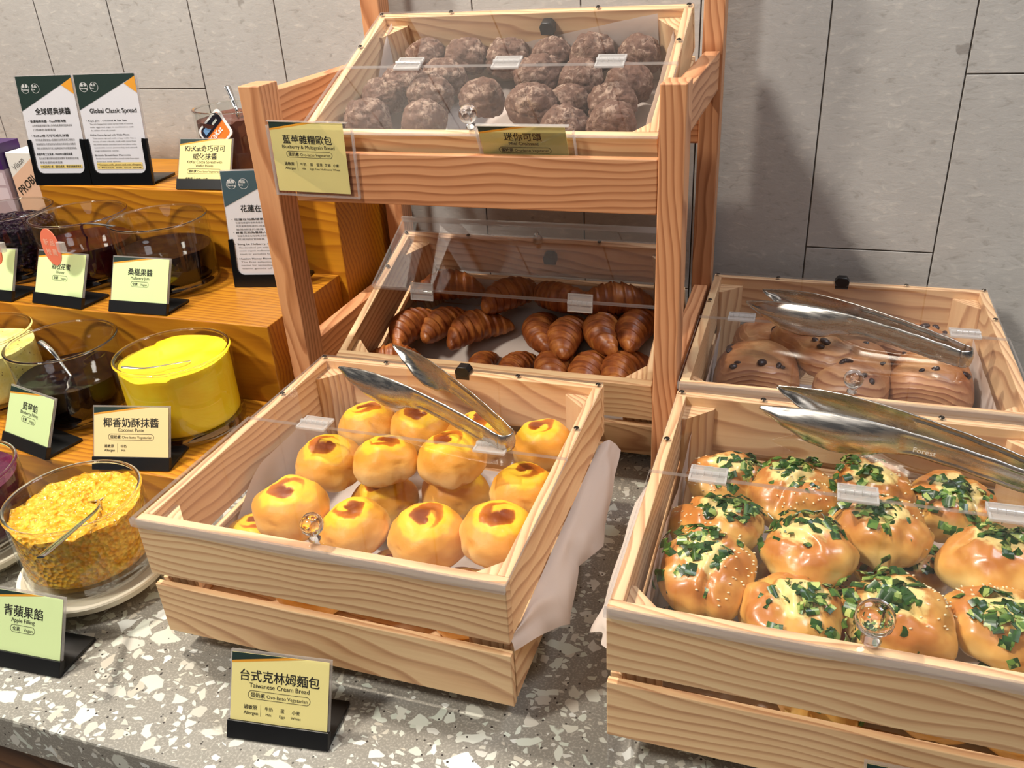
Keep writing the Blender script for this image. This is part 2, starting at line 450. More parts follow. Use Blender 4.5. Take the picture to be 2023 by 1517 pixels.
def catch_mesh():
    b = MB()
    pts = [(-.0095, 0, 0), (.0095, 0, 0), (.0105, 0, .012), (.006, 0, .018), (-.006, 0, .018), (-.0105, 0, .012)]
    b.prism(pts, (0, .014, 0))
    bmesh.ops.bevel(b.b, geom=list(b.b.edges), offset=.0006, segments=1, affect='EDGES')
    return b.me('lid_catch', BLK, 30)
CATCH = catch_mesh()

def crate(label, loc, W, D, tilt, ysplit, hinges, catch, feet, open_flap=False, H=.15, t=.012, screws_back=(.25, .72)):
    o = thing('bread_crate', label, 'crate', loc, (R(tilt), 0, 0), 'slatted wooden bread crates with clear lids')
    bv = .0009
    for z0, z1 in ((.080, H), (0, .0655)) if H > .12 else ((.046, H), (0, .034)):
        MB().box(0, W, 0, t if z0 else .008, z0, z1, bev=bv).obj('front_board', WX, o)
        MB().box(0, W, D - t, D, z0, z1, bev=bv).obj('back_board', WX, o)
        MB().box(.0006, t, t + .0003, D - t - .0003, z0, z1, bev=bv).obj('side_board', WY, o)
        MB().box(W - t, W - .0006, t + .0003, D - t - .0003, z0, z1, bev=bv).obj('side_board', WY, o)
    MB().box(t, W - t, t, D - t, .001, .008).obj('floor_board', WX, o)
    L = .034; zt = H - .012
    for cx, cy, sx, sy in ((t, t, 1, 1), (W - t, t, -1, 1), (t, D - t, 1, -1), (W - t, D - t, -1, -1)):
        cx += sx * .0002; cy += sy * .0002
        MB().prism([(cx, cy, .008), (cx + sx * L, cy, .008), (cx + sx * L, cy + sy * .004, .008), (cx + sx * .004, cy + sy * L, .008), (cx, cy + sy * L, .008)], (0, 0, zt - .008)).obj('corner_post', WZ, o)
    th = .003
    rp = MB().box(.001, W - .001, ysplit + .0005, D - .001, H + .0002, H + th, bev=0, edge_mi=1).obj('rear_panel', [ACR, ACE], o)
    for x in (.006, W - .006):
        for y in (D - .007, ysplit + (D - ysplit) * .36): link('screw', SCREW, rp, (x, y, H + th))
    for fx in screws_back: link('screw', SCREW, rp, (fx * W, D - .006, H + th))
    fl_ = MB().box(-.001, W + .001, -ysplit - .0025, -.0005, 0, .0042, edge_mi=1).box(-.001, W + .001, -ysplit - .0062 if H > .12 else -ysplit - .0030, -ysplit - .0026, -.0052 if H > .12 else .0002, .0042, edge_mi=1).obj('lid_flap', [ACR, ACE], o, loc=(0, ysplit, H + .0004), rot=(R(-174.5) if open_flap else 0, 0, 0))
    if open_flap: fl_.location.z = H + .007
    kb = link('knob', KNOB, fl_, (W * .508, -ysplit + .012, .0042))
    if len(hinges) == 3 and H > .12 and loc[0] > -.123: kb.scale = (1.3, 1.3, 1.3)
    if open_flap: kb.scale = (.72, .72, .66)
    for hx in hinges:
        link('hinge', HINGE, o, (hx, ysplit, H + .0046) if not open_flap else (hx, ysplit - .004, H + .006), (0, 0, 0) if not open_flap else (R(60), 0, 0))
    if catch: link('lid_catch', CATCH, o, catch)
    for fx, fy in feet:
        MB().box(fx - .011, fx + .011, fy - .011, fy + .011, -loc[2], -.0003, bev=.001).obj('foot', ACR, o)
    return o

class Fr:                      # frame of a crate: top front left edge, tilt
    def __init__(s, xl, yT, zT, a, W, D, H=.15):
        s.a = R(a); s.W = W; s.D = D; s.H = H; s.tilt = a
        s.M = Matrix.Rotation(s.a, 3, 'X')
        s.o = Vector((xl, yT, zT)) - s.M @ Vector((0, 0, H))
    def w(s, x, y, z): return s.o + s.M @ Vector((x, y, z))
F_CRM = Fr(-.6146, .543, .18, 0, .40, .388)
F_SCL = Fr(-.1210, .528, .19, 0, .40, .388)
F_MUL = Fr(-.628, .984, .4735, 23.3, .464, .298, .11)
F_CRO = Fr(-.628, .984, .1545, 20.7, .464, .289)
F_DAN = Fr(-.1247, .9536, .18, 0, .397, .389)
def mk(F, label, ys, hinges, catch, feet, of=False): return crate(label, F.o, F.W, F.D, F.tilt, ys, hinges, catch, feet, of, F.H)
feet4 = [(.055, .06), (.345, .06), (.055, .33), (.345, .33)]
mk(F_CRM, 'wooden crate of cream buns at front centre, steel tongs lying on its clear lid', .207, (.092, .315), (.213, .3755, .142), feet4)
mk(F_SCL, 'wooden crate of scallion-topped buns at the front right, clear lid closed', .206, (.058, .198, .327), None, [(.011, .012), (.389, .012), (.04, .35), (.36, .35)])
mk(F_MUL, 'tilted wooden crate of brown multigrain rolls on the upper tier of the rack', .15, (.103, .243, .381), (.263, .271, .085), [])
mk(F_CRO, 'tilted wooden crate of croissants on the lower tier of the rack, lid flap folded open', .145, (.088, .337), (.255, .262, .118), [], True)
mk(F_DAN, 'wooden crate of raisin pastries at back right against the tiled wall', .207, (.058, .21, .345), (.194, .3765, .142), feet4)

# ------------------------------------------------------------------ rack
rk = thing('display_rack', 'two-tier wooden display rack standing against the wall, holding the two tilted crates', 'rack', (-.41, 1.0, 0))
def rp_(name, x0, x1, y0, y1, z0, z1, m, bev=.0015):
    return MB().box(x0 + .41, x1 + .41, y0 - 1, y1 - 1, z0, z1, bev=bev).obj(name, m, rk)
for x0, x1 in ((-.6975, -.6655), (-.160, -.130)):
    rp_('post', x0, x1, .9695, 1.012, 0, .5345, RZ)
    rp_('post', x0, x1, 1.328, 1.366, 0, .80, RZ)
for x0, x1 in ((-.694, -.669), (-.156, -.134)):
    rp_('side_arm', x0, x1, 1.0125, 1.3275, .468, .5225, RY)
    rp_('side_arm', x0, x1, 1.0125, 1.3275, .112, .166, RY)
rp_('front_rail', -.6385, -.1605, .9705, .983, .388, .4525, RX)
rp_('cross_bar', -.6650, -.1605, 1.336, 1.358, .39, .43, RX)
rp_('cross_bar', -.6650, -.1605, 1.336, 1.358, .02, .06, RX)

# ------------------------------------------------------------------ bread
def mesh_dome(nm, mat, Rr, hv, seed, power=2.3, disp=.05, fn=None, n=56, m=36, freq=1.3):
    b = MB(); H = Rr * hv
    def f(u, v):
        th = 2 * PI * u; ph = PI * (1 - v)             # v=0 bottom, 1 top
        c, s_ = math.cos(ph), math.sin(ph)
        z = -c; r = abs(s_) ** .86
        z = math.copysign(abs(z) ** 1.05, z) * -1
        zz = z * H
        if zz < -H * .62: zz = -H * .62 - (abs(zz) - H * .62) * .35
        p = Vector((Rr * r * math.cos(th), Rr * r * math.sin(th), zz))
        d = p.normalized() if p.length > 1e-7 else Vector((0, 0, 1))
        k = nz(d, freq, seed) * disp + nz(d, freq * 2.7, seed + 3) * disp * .45
        p += d * Rr * k
        if fn: p = fn(p, d)
        return p
    b.grid(lambda u, v: f(u, 1 - v), n, m, closed=True)
    bmesh.ops.remove_doubles(b.b, verts=b.b.verts, dist=1e-6)
    return b, f
def put(name, mesh, F, l, rz, tilt=(0, 0)):
    w = F.w(*l)
    return link(name, mesh, None, w, (F.a + tilt[0], tilt[1], rz))

# --- cream buns
def cream_fn(seed):
    def fn(p, d):
        x, y = p.x / .0415, p.y / .0415
        rr = math.hypot(x, y)
        if d.z > 0:
            k = math.exp(-((rr - .52) / .11) ** 2) * .035 - math.exp(-(rr / .34) ** 2) * .045
            p.z += k * .0415
            a = math.atan2(y, x)
            p.z += .03 * .0415 * math.exp(-((rr - (.22 + .09 * a / PI)) / .07) ** 2)
        if d.z < .3:
            a = math.atan2(y, x)
            k = max(0, math.cos(a * 3 + seed * 1.7)) ** 14
            p -= Vector((d.x, d.y, 0)) * .0415 * .06 * k
        return p
    return fn
CM = []
for s_ in range(4):
    b, _ = mesh_dome('cream_bun', M_CREAM, .0415, .74, s_ * 11 + 2, disp=.085, fn=cream_fn(s_))
    CM.append(b.me('cream_bun', M_CREAM, 180))
cream = [[.0966,.3177,.0891],[.1762,.3122,.0968],[.2566,.3083,.0981],[.3394,.3131,.095],[.0953,.2151,.095],[.1744,.2149,.11],[.2557,.2261,.118],[.2508,.2395,.06],[.3474,.215,.095],[.1064,.1127,.1005],[.186,.1074,.0926],[.2706,.1131,.0921],[.3487,.1213,.1042],[.0563,.1045,.0516],[.1641,.2163,.05],[.2361,.092,.0449],[.322,.080,.0432],[.150,.066,.0432]]
cl = ['golden cream bun with swirl top, left end of the back row under the lid',
 'golden cream bun, second from left in the back row behind the tongs',
 'golden cream bun half hidden behind the bend of the steel tongs',
 'golden cream bun at the back right corner of its crate, right of the tongs bend',
 'golden cream bun behind the left lid hinge, left end of the middle row',
 'golden cream bun with a dented side, second from left in the middle row',
 'golden cream bun lying on top of another bun beside the right lid hinge',
 'cream bun squashed underneath the bun by the right lid hinge',
 'golden cream bun at the right end of the middle row, below the back right bun',
 'large golden cream bun at the left of the front row, behind the glass knob',
 'pale cream bun just right of the lid knob of the centre crate',
 'largest cream bun of the front row with a bright yellow swirl',
 'golden cream bun at the right end of the front row by the right side board',
 'reddish cream bun low in the front left corner, left of the lid knob',
 'pale cream bun in the lower layer between the middle and front rows',
 'cream bun low behind the front board, below the largest swirl bun',
 'cream bun low in the front right corner of the centre crate',
 'cream bun glimpsed through the front slot of the centre crate, above its yellow label']
for i, l in enumerate(cream):
    k = .95 + .06 * ((i * 7) % 5) / 4
    if i == 11 or i == 9: k = 1.04
    o = put('cream_bun', CM[i % 4], F_CRM, l, i * 2.4 + .5, (R(rnd.uniform(-9, 4)), R(rnd.uniform(-7, 7))))
    o.scale = (k, k, k); tag(o, cl[i], 'bread bun', 'cream buns in the centre crate')

# --- scallion buns
def scal_fn(seed):
    a0 = seed * 1.9
    def fn(p, d):
        x, y = p.x / .043, p.y / .043
        u = x * math.cos(a0) + y * math.sin(a0); v = -x * math.sin(a0) + y * math.cos(a0)
        if d.z > -.2:
            k = math.exp(-((v - .28 - .2 * u * u) / .12) ** 2) * smooth(-.9, -.2, u)
            p -= d * .043 * .17 * k
            k2 = math.exp(-((u - .5) / .13) ** 2) * smooth(.3, -.2, v) * .6
            p -= d * .043 * .12 * k2
        return p
    return fn
def chips(f, seed, n=80):
    r = random.Random(seed); b = MB()
    for i in range(n):
        u = r.random(); v = 1 - min(.46, abs(r.gauss(.0, .22)))
        cx = (u + 0.0) % 1
        p = f(cx, v); q = f((cx + .02) % 1, v); w = f(cx, v - .03)
        n_ = (q - p).cross(w - p)
        if n_.length < 1e-12: continue
        n_.normalize()
        if n_.dot(p) < 0: n_ = -n_
        c = p + Vector((.007, -.006, 0)); c.z = p.z - .0006
        n_ = (n_ + Vector((r.uniform(-.35, .35), r.uniform(-.35, .35), 0))).normalized()
        t_ = n_.orthogonal().normalized(); t_ = Matrix.Rotation(r.uniform(0, 6.28), 3, n_) @ t_; s_ = n_.cross(t_)
        L = r.uniform(.003, .0058); Wd = r.uniform(.0028, .0048); cu = r.uniform(.0004, .0016)
        c = c + n_ * r.uniform(.0006, .0018)
        rows = []
        for k in range(4):
            e = (k / 3 - .5) * 2
            h = cu * (1 - e * e)
            rows.append([c + s_ * Wd * e + n_ * h + t_ * L, c + s_ * Wd * e + n_ * h - t_ * L])
        top = [[b.b.verts.new(x) for x in q_] for q_ in rows]; bot = [[b.b.verts.new(x - n_ * .0007) for x in q_] for q_ in rows]
        for k in range(3):
            b.b.faces.new((top[k][0], top[k + 1][0], top[k + 1][1], top[k][1])); b.b.faces.new((bot[k][1], bot[k + 1][1], bot[k + 1][0], bot[k][0]))
            for e in (0, 1): b.b.faces.new((top[k][e], bot[k][e], bot[k + 1][e], top[k + 1][e]))
        for k in (0, 3): b.b.faces.new((top[k][0], top[k][1], bot[k][1], bot[k][0]))
    return b.me('scallion_topping', M_GRN, 40)
def seeds(f, seed, n=45):
    r = random.Random(seed); b = MB()
    for i in range(n):
        p = f(r.gauss(.55, .12) % 1, 1 - abs(r.gauss(.28, .1)))
        b.ico(p * 1.01, .0012, 1, sc=(1.3, .8, .6))
    return b.me('sesame_seeds', M_SES, 180)
SM = []
for s_ in range(5):
    b, f = mesh_dome('scallion_bun', M_SCAL, .0455, .66, s_ * 7 + 40, disp=.14, fn=scal_fn(s_))
    SM.append((b.me('scallion_bun', M_SCAL, 180), chips(f, s_, 54 + 9 * s_), seeds(f, s_ + 20)))
scal = [[.0699,.303,.0866],[.1408,.2658,.1033],[.2208,.2965,.099],[.3014,.3102,.087],[.0698,.198,.0984],[.1584,.1657,.108],[.2257,.2149,.1107],[.2522,.2354,.0525],[.3222,.2017,.1004],[.0693,.1152,.1055],[.0669,.095,.0445],[.1462,.088,.0975],[.1954,.1373,.0502],[.2355,.097,.105],[.3192,.119,.0973],[.2626,.0677,.0522],[.3358,.0723,.0509],[.1562,.2059,.0404],[.178,.066,.0435]]
sl = ['scallion bun in the far left corner of the front right crate, behind the left hinge',
 'scallion bun second from left in the back row of the front right crate',
 'scallion bun in the back row directly behind the middle lid hinge',
 'scallion bun at the right end of the back row, between the middle and right hinges',
 'shiny sesame-sprinkled scallion bun just below the left lid hinge',
 'orange-brown scallion bun with a deep fold, second from left in the middle row',
 'large scallion bun lying on top just below the middle lid hinge',
 'pale scallion bun pinned underneath the bun below the middle hinge',
 'scallion bun heaped with greens at the right of the middle row',
 'scallion bun with a green heap, left side of the front row',
 'scallion bun low in the front left corner behind the front board',
 'scallion bun behind the front board, left of the glass knob, covered in chopped greens',
 'small scallion bun wedged low behind and left of the glass knob',
 'big round scallion bun right behind the glass knob',
 'scallion bun with scattered green squares at the right of the front row',
 'plain brown bun low behind the front board, right of the glass knob',
 'yellowish bun low at the front right edge of the picture',
 'brown bun in the lower layer between the folded bun and the front row',
 'scallion bun glimpsed through the front slot of the front right crate']
for i, l in enumerate(scal):
    me_, ch, se = SM[i % 5]
    o = put('scallion_bun', me_, F_SCL, l, i * 1.7 + .3, (R(rnd.uniform(-14, 0)), R(rnd.uniform(-9, 9))))
    k = .96 + .08 * ((i * 3) % 5) / 4; o.scale = (k, k, k)
    tag(o, sl[i], 'bread bun', 'scallion buns in the front right crate')
    if i not in (15, 17):
        c = link('scallion_topping', ch, o); c['kind'] = 'stuff'
        if i in (1, 4, 9, 13, 2, 0, 6, 14): c = link('sesame_seeds', se, o); c['kind'] = 'stuff'

# --- multigrain rolls
def multi_fn(seed):
    def fn(p, d):
        n = nz(d, 5.2, seed); k = abs(nz(d, 2.6, seed + 5))
        p += d * .03 * (.05 * n - .11 * max(0, .12 - k) / .12)
        return p
    return fn
MM = []
for s_ in range(5):
    b, _ = mesh_dome('multigrain_roll', M_MULTI, .0305, .92, s_ * 5 + 90, disp=.12, fn=multi_fn(s_), n=64, m=44)
    MM.append(b.me('multigrain_roll', M_MULTI, 180))
multi = [[.0766,.2555,.0616],[.14,.2555,.0605],[.2043,.2555,.0571],[.269,.2556,.0584],[.3299,.2555,.0628],[.3936,.2556,.0601],[.0602,.2002,.0553],[.1208,.2006,.0587],[.0511,.1433,.0674],[.1245,.1433,.0713],[.2,.1431,.065],[.2803,.1121,.0769],[.2656,.1981,.0629],[.3229,.1997,.0576],[.3897,.1929,.0538],[.3183,.1427,.0556],[.3814,.1351,.0627],[.0507,.0842,.0705],[.1357,.0852,.0706],[.3289,.0848,.0612],[.3925,.0783,.0737]]
on = ['leftmost', 'second from left', 'third from left', 'third from right', 'second from right', 'rightmost']
ml = [on[k] + ' brown multigrain roll in the back row of the top crate' for k in range(6)]
ml += ['small multigrain roll half hidden behind the left lid hinge of the top crate',
 'multigrain roll behind the gap between the left and middle hinges',
 'flour-streaked multigrain roll just below the left lid hinge of the top crate',
 'round multigrain roll second from left below the hinge line',
 'large greyish multigrain roll just below the middle lid hinge',
 'large dusty multigrain roll right of the one under the middle hinge',
 'multigrain roll tucked behind the large dusty roll right of the middle hinge',
 'multigrain roll just left of and below the right lid hinge',
 'pale floured multigrain roll directly under the right lid hinge of the top crate',
 'multigrain roll deep in the pile left of the cracked roll at right',
 'cracked dark multigrain roll in the right column, second from the front',
 'frontmost left multigrain roll beside the hanging yellow card',
 'frontmost multigrain roll left of the crystal knob of the top crate',
 'small multigrain roll at the front behind the right end of the leaning card',
 'front right multigrain roll nearest the right rack post']
for i, l in enumerate(multi):
    o = put('multigrain_roll', MM[i % 5], F_MUL, l, i * 2.1, (R(-20 + rnd.uniform(-10, 10)), R(rnd.uniform(-12, 12))))
    k = 1.01 + .09 * ((i * 2) % 5) / 4; o.scale = (k, k, k)
    tag(o, ml[i], 'bread roll', 'multigrain rolls in the top crate')

# --- croissants
def croissant(seed, L=.056, Rm=.0245):
    b = MB(); n, m = 72, 36; r_ = random.Random(seed); bend = r_.uniform(.25, .45)
    def f(u, v):
        s_ = (v - .5) * 2; th = 2 * PI * u
        prof = (1 - abs(s_) ** 2.1) ** .62 * .93 + .07
        seg = 4.6; ph = (abs(s_) * seg + .10 * math.sin(th + (1 if s_ > 0 else -1))) % 1
        st = (1 - ph) * .17 if abs(s_) < .97 else 0
        if ph < .12: st *= ph / .12
        r = Rm * prof * (.88 + st) + Rm * .03 * nz((math.cos(th), math.sin(th), s_ * 3), 2, seed)
        if abs(s_) > .999: r *= .05
        x = L * s_; y = -bend * L * s_ * s_ + r * math.cos(th); z = r * math.sin(th) * .92
        if z < -.018: z = -.018 - (abs(z) - .018) * .3
        return Vector((x, y + bend * L * .3, z))
    b.grid(f, n, m * 2, closed=True)
    return b.me('croissant', M_CRO, 180)
XM = [croissant(k) for k in range(4)]
cro = [[.0454,.1481,.0667],[.0838,.1767,.0503],[.1435,.1726,.05],[.0474,.0636,.0817],[.253,.1844,.0451],[.2998,.1688,.0547],[.3536,.191,.05],[.4034,.2024,.05],[.0773,.2416,.0728],[.1841,.2416,.0651],[.2711,.2416,.0674],[.359,.2416,.07],[.1747,.1088,.034],[.227,.1111,.034],[.2937,.1132,.04],[.3458,.1125,.04],[.3967,.1192,.04]]
ca = [75, 70, 52, 20, 100, 88, 98, 78, 20, 55, 160, 20, 100, 80, 95, 85, 80]
crl = ['glossy croissant at the far left of the open crate, below the left hinge',
 'croissant second from left in the open part of the lower crate',
 'croissant third from left, lying slanted beside the bare paper',
 'croissant end lying in the front left corner above the tongs tips',
 'croissant just right of the bare paper gap, pointing to the front',
 'wide croissant left of and below the right hinge of the open crate',
 'croissant directly below the right hinge of the open crate',
 'rightmost croissant in the open crate beside the rack post',
 'leftmost croissant under the folded lid at the back of the lower crate',
 'croissant under the folded lid, below and left of the black catch',
 'croissant under the folded lid, below and right of the black catch',
 'rightmost croissant under the folded lid at the back of the lower crate',
 'leftmost of the croissant tops peeking over the front crate back rail',
 'croissant top peeking over the rail just right of the black catch',
 'ridged croissant low at the front below the wide croissant',
 'croissant low at the front below the right hinge',
 'croissant in the front right corner of the lower rack crate']
for i, l in enumerate(cro):
    o = put('croissant', XM[i % 4], F_CRO, l, R(ca[i]), (0, 0))
    k = {3: .8, 12: .72, 13: .8, 1: .92, 4: .95}.get(i, 1.0); k *= 1.12; o.scale = (k, k, k)
    tag(o, crl[i], 'croissant', 'croissants in the open lower crate')

# --- raisin pastries
def danish(seed, a, bq, h):
    b = MB()
    def f(u, v):
        th = 2 * PI * u; ph = PI * v
        q = lambda c, e: math.copysign(abs(c) ** e, c)
        p = Vector((a * q(math.sin(ph), .6) * q(math.cos(th), .9), -bq * q(math.cos(ph), .62), h * q(math.sin(ph), .6) * q(math.sin(th), .9)))
        lay = (math.hypot(p.x, p.z * 1.25) / .0075) % 1
        k = nz(p, 30, seed) * .003
        if abs(p.y) > bq * .55: p.y += math.copysign(.0022 * lay, p.y)
        else: p += Vector((0, 0, 1)) * .0015 * math.sin(p.y * 320 + p.x * 160)
        if p.z < -h * .6: p.z = -h * .6 - (abs(p.z) - h * .6) * .3
        return p + p.normalized() * k
    b.grid(f, 64, 40, closed=True)
    return b.me('raisin_pastry', M_DAN, 180), f
dan = [((.086, .185, .066), (.060, .055, .054), 6, 'layered raisin pastry showing its coiled end at the left of the back crate'),
       ((.314, .205, .066), (.056, .055, .052), -10, 'layered raisin pastry showing its coiled end at the right of the back crate'),
       ((.160, .235, .100), (.034, .075, .030), 38, 'raisin pastry lying diagonally on top at the left middle, below the upper tongs blade'),
       ((.215, .195, .070), (.050, .085, .048), -8, 'broad raisin-studded pastry in the middle of the back crate'),
       ((.300, .305, .062), (.050, .055, .052), -35, 'raisin pastry at the back right under the handle of the upper tongs'),
       ((.100, .310, .058), (.05, .055, .048), 70, 'raisin pastry at the back left of its crate beneath the tongs blades')]
for i, (l, dm, rz, lab) in enumerate(dan):
    me_, f = danish(i * 3 + 5, *dm)
    o = put('raisin_pastry', me_, F_DAN, l, R(rz)); tag(o, lab, 'pastry', 'raisin pastries in the back right crate')
    r_ = random.Random(i + 4)
    for k in range(7):
        p = f(r_.uniform(.12, .38), r_.uniform(.3, .7))
        rr = r_.uniform(.0036, .0072)
        b = MB().ico((0, 0, 0), rr, 2, sc=(1.2, .9, .6)); 
        b.obj('raisin', M_RAI, o, 180, p, (r_.uniform(-.5, .5), r_.uniform(-.5, .5), r_.uniform(0, 3)))

# ------------------------------------------------------------------ parchment liners
def liner(F, hl, hr, hb, label, y0=.02, y1=None, seed=0, amp=.002):
    b = MB(); y1 = y1 or F.D - .02; x0, x1 = .0165, F.W - .0165; z0 = .0095
    def path(s_, a, c, w):
        tot = a + w + c
        d = s_ * tot
        if d < a: return 0.0, a - d
        if d < a + w: return d - a, 0.0
        return w, d - a - w
    def f(u, v):
        y = lerp(y0, y1, v)
        a = hl(v); c = hr(v); w = x1 - x0
        px, pz = path(u, a, c, w)
        n = nz((u * 3, v * 3, 0), 3, seed)
        lean = .006 * (pz / .1) if px < .01 else -.006 * (pz / .1)
        return Vector((x0 + px + (lean if pz > 0 else 0) + abs(n) * amp * (1 if px < w / 2 else -1), y + n * amp, z0 + pz + abs(n) * amp * .5))
    b.grid(f, 60, 40)
    if hb:
        def g(u, v):
            h = hb(u) * v; n = nz((u * 5, v * 2, 3), 2.5, seed)
            x = lerp(x0 + .03, x1 - .03, u); 
            return Vector((x, F.D - .0165 - abs(n) * .004 - (1 - v) * .002, z0 + h))
        b.grid(g, 40, 12)
    o = b.obj('paper_liner', PAP, None, 180, F.o, (F.a, 0, 0), normals=False)
    return tag(o, label, 'baking paper', 'paper liners in the crates')
p1 = liner(F_CRM, lambda v: lerp(.03, .085, smooth(.02, .35, v)) * smooth(1.0, .75, v) + .012, lambda v: .02, None, 'white parchment liner inside the cream bun crate, hanging out of its right side', seed=1, y0=.085)
p2 = liner(F_SCL, lambda v: .105 + .012 * math.sin(v * 7), lambda v: .06, None, 'white parchment liner inside the scallion bun crate, sticking out at its left', seed=2, y0=.06)
liner(F_MUL, lambda v: .05 + .045 * smooth(.6, 1, v), lambda v: .085, lambda u: .025 + .073 * u, 'white parchment liner under the brown multigrain rolls in the top crate', seed=3, y1=F_MUL.D - .018)
liner(F_CRO, lambda v: .02 + .06 * smooth(.7, 1, v), lambda v: .03, lambda u: .06, 'white parchment liner under the croissants in the lower rack crate', seed=4)
liner(F_DAN, lambda v: .09, lambda v: .10, None, 'white parchment liner under the raisin pastries in the back right crate', seed=5, y0=.03, y1=.30)
def overhang(F, base, edge, parent, seed, sub=6):
    """paper coming out through the slot between the side boards: base line along the slot, free edge outside"""
    b = MB(); nb = len(base) - 1
    def f(u, v):
        k = u * nb; i = min(int(k), nb - 1); t = k - i
        p = Vector(base[i]).lerp(Vector(base[i + 1]), t); q = Vector(edge[i]).lerp(Vector(edge[i + 1]), t)
        r = p.lerp(q, v); n = nz((u * 4, v * 1.5, seed), 2.2, seed)
        return r - F.o + Vector((n * .006 * v, 0, .012 * math.sin(PI * v) + n * .008 * v))
    b.grid(f, 48, 14)
    return b.obj('paper_overhang', PAP, parent, 180, normals=False)
xr = F_CRM.o.x + .402
overhang(F_CRM, [(xr - .004, y, .104) for y in (.556, .60, .65, .71, .76, .86, .905)],
         [(-.2145, .549, .095), (-.199, .606, .072), (-.181, .638, .060), (-.194, .711, .070), (-.176, .754, .068), (-.186, .858, .074), (-.193, .930, .086)], p1, 2)
xl = F_SCL.o.x - .002
overhang(F_SCL, [(xl + .004, y, .114) for y in (.565, .61, .67, .79, .86)],
         [(-.130, .574, .100), (-.152, .606, .086), (-.153, .664, .084), (-.148, .789, .108), (-.128, .862, .113)], p2, 5)

# ------------------------------------------------------------------ tongs
def tongs(label, loc, rz, sep, k=1.0):
    o = thing('serving_tongs', label, 'tongs', loc, (0, 0, rz), 'polished steel serving tongs'); o.scale = (k, k, k)
    ux = [0, .03, .06, .09, .125, .15, .172, .20, .225, .25, .268, .278]
    lo = [0, .0035, .0085, .0135, .017, .013, .004, .0005, .005, .016, .026, .033]
    hi = [.0215, .0275, .033, .0375, .0415, .044, .0455, .046, .0445, .041, .0375, .0355]
    def side(u): return .0095 + (sep - .0095) * (u / .2) ** .92
    def arm(sgn, nu=110, nv=18):
        b = MB()
        def f(a, c):
            u = lerp(.004, .278, a); z0, z1 = interp(ux, lo, u), interp(ux, hi, u)
            w = c * 2 - 1
            cup = .0065 * smooth(.13, .2, u) * (1 - w * w) * smooth(.279, .25, u) + .0022 * (1 - w * w)
            groove = -.0016 * smooth(.022, .032, u) * smooth(.142, .130, u) * smooth(.74, .58, abs(w + .05))
            return Vector((u, sgn * (side(u) + cup + groove), lerp(z0, z1, c)))
        b.grid(f, nu, nv)
        ob = b.obj('arm', STL, o, 180)
        md = ob.modifiers.new('thickness', 'SOLIDIFY'); md.thickness = .0012; md.offset = 0
        return ob
    a1 = arm(1); arm(-1)
    b = MB(); r0 = side(.004) + .002
    def g(a, c):
        th = PI / 2 + a * PI; z = lerp(interp(ux, lo, .004), interp(ux, hi, .004), c); w = c * 2 - 1
        r = side(.004) + .0022 * (1 - w * w)
        return Vector((.004 + r * math.cos(th), r * math.sin(th), z))
    b.grid(g, 24, 18)
    ob = b.obj('spring_bend', STL, o, 180); md = ob.modifiers.new('thickness', 'SOLIDIFY'); md.thickness = .0012; md.offset = 0
    return o, side, a1
def ang(dx, dy): return math.atan2(dy, dx)
tongs('steel serving tongs lying on the lid of the cream bun crate', (-.2831, .7545, .1836), ang(-.1656, .0874), .035, .94)
tongs('steel serving tongs lying on the lid of the raisin pastry crate at the back', (.2089, 1.0695, .1836), ang(-.192, .0707), .0215)
t3, side3, arm3 = tongs('steel serving tongs on the lid of the scallion bun crate, bend beyond the right edge', (.2521, .775, .1936), ang(-.209, .061), .0215)

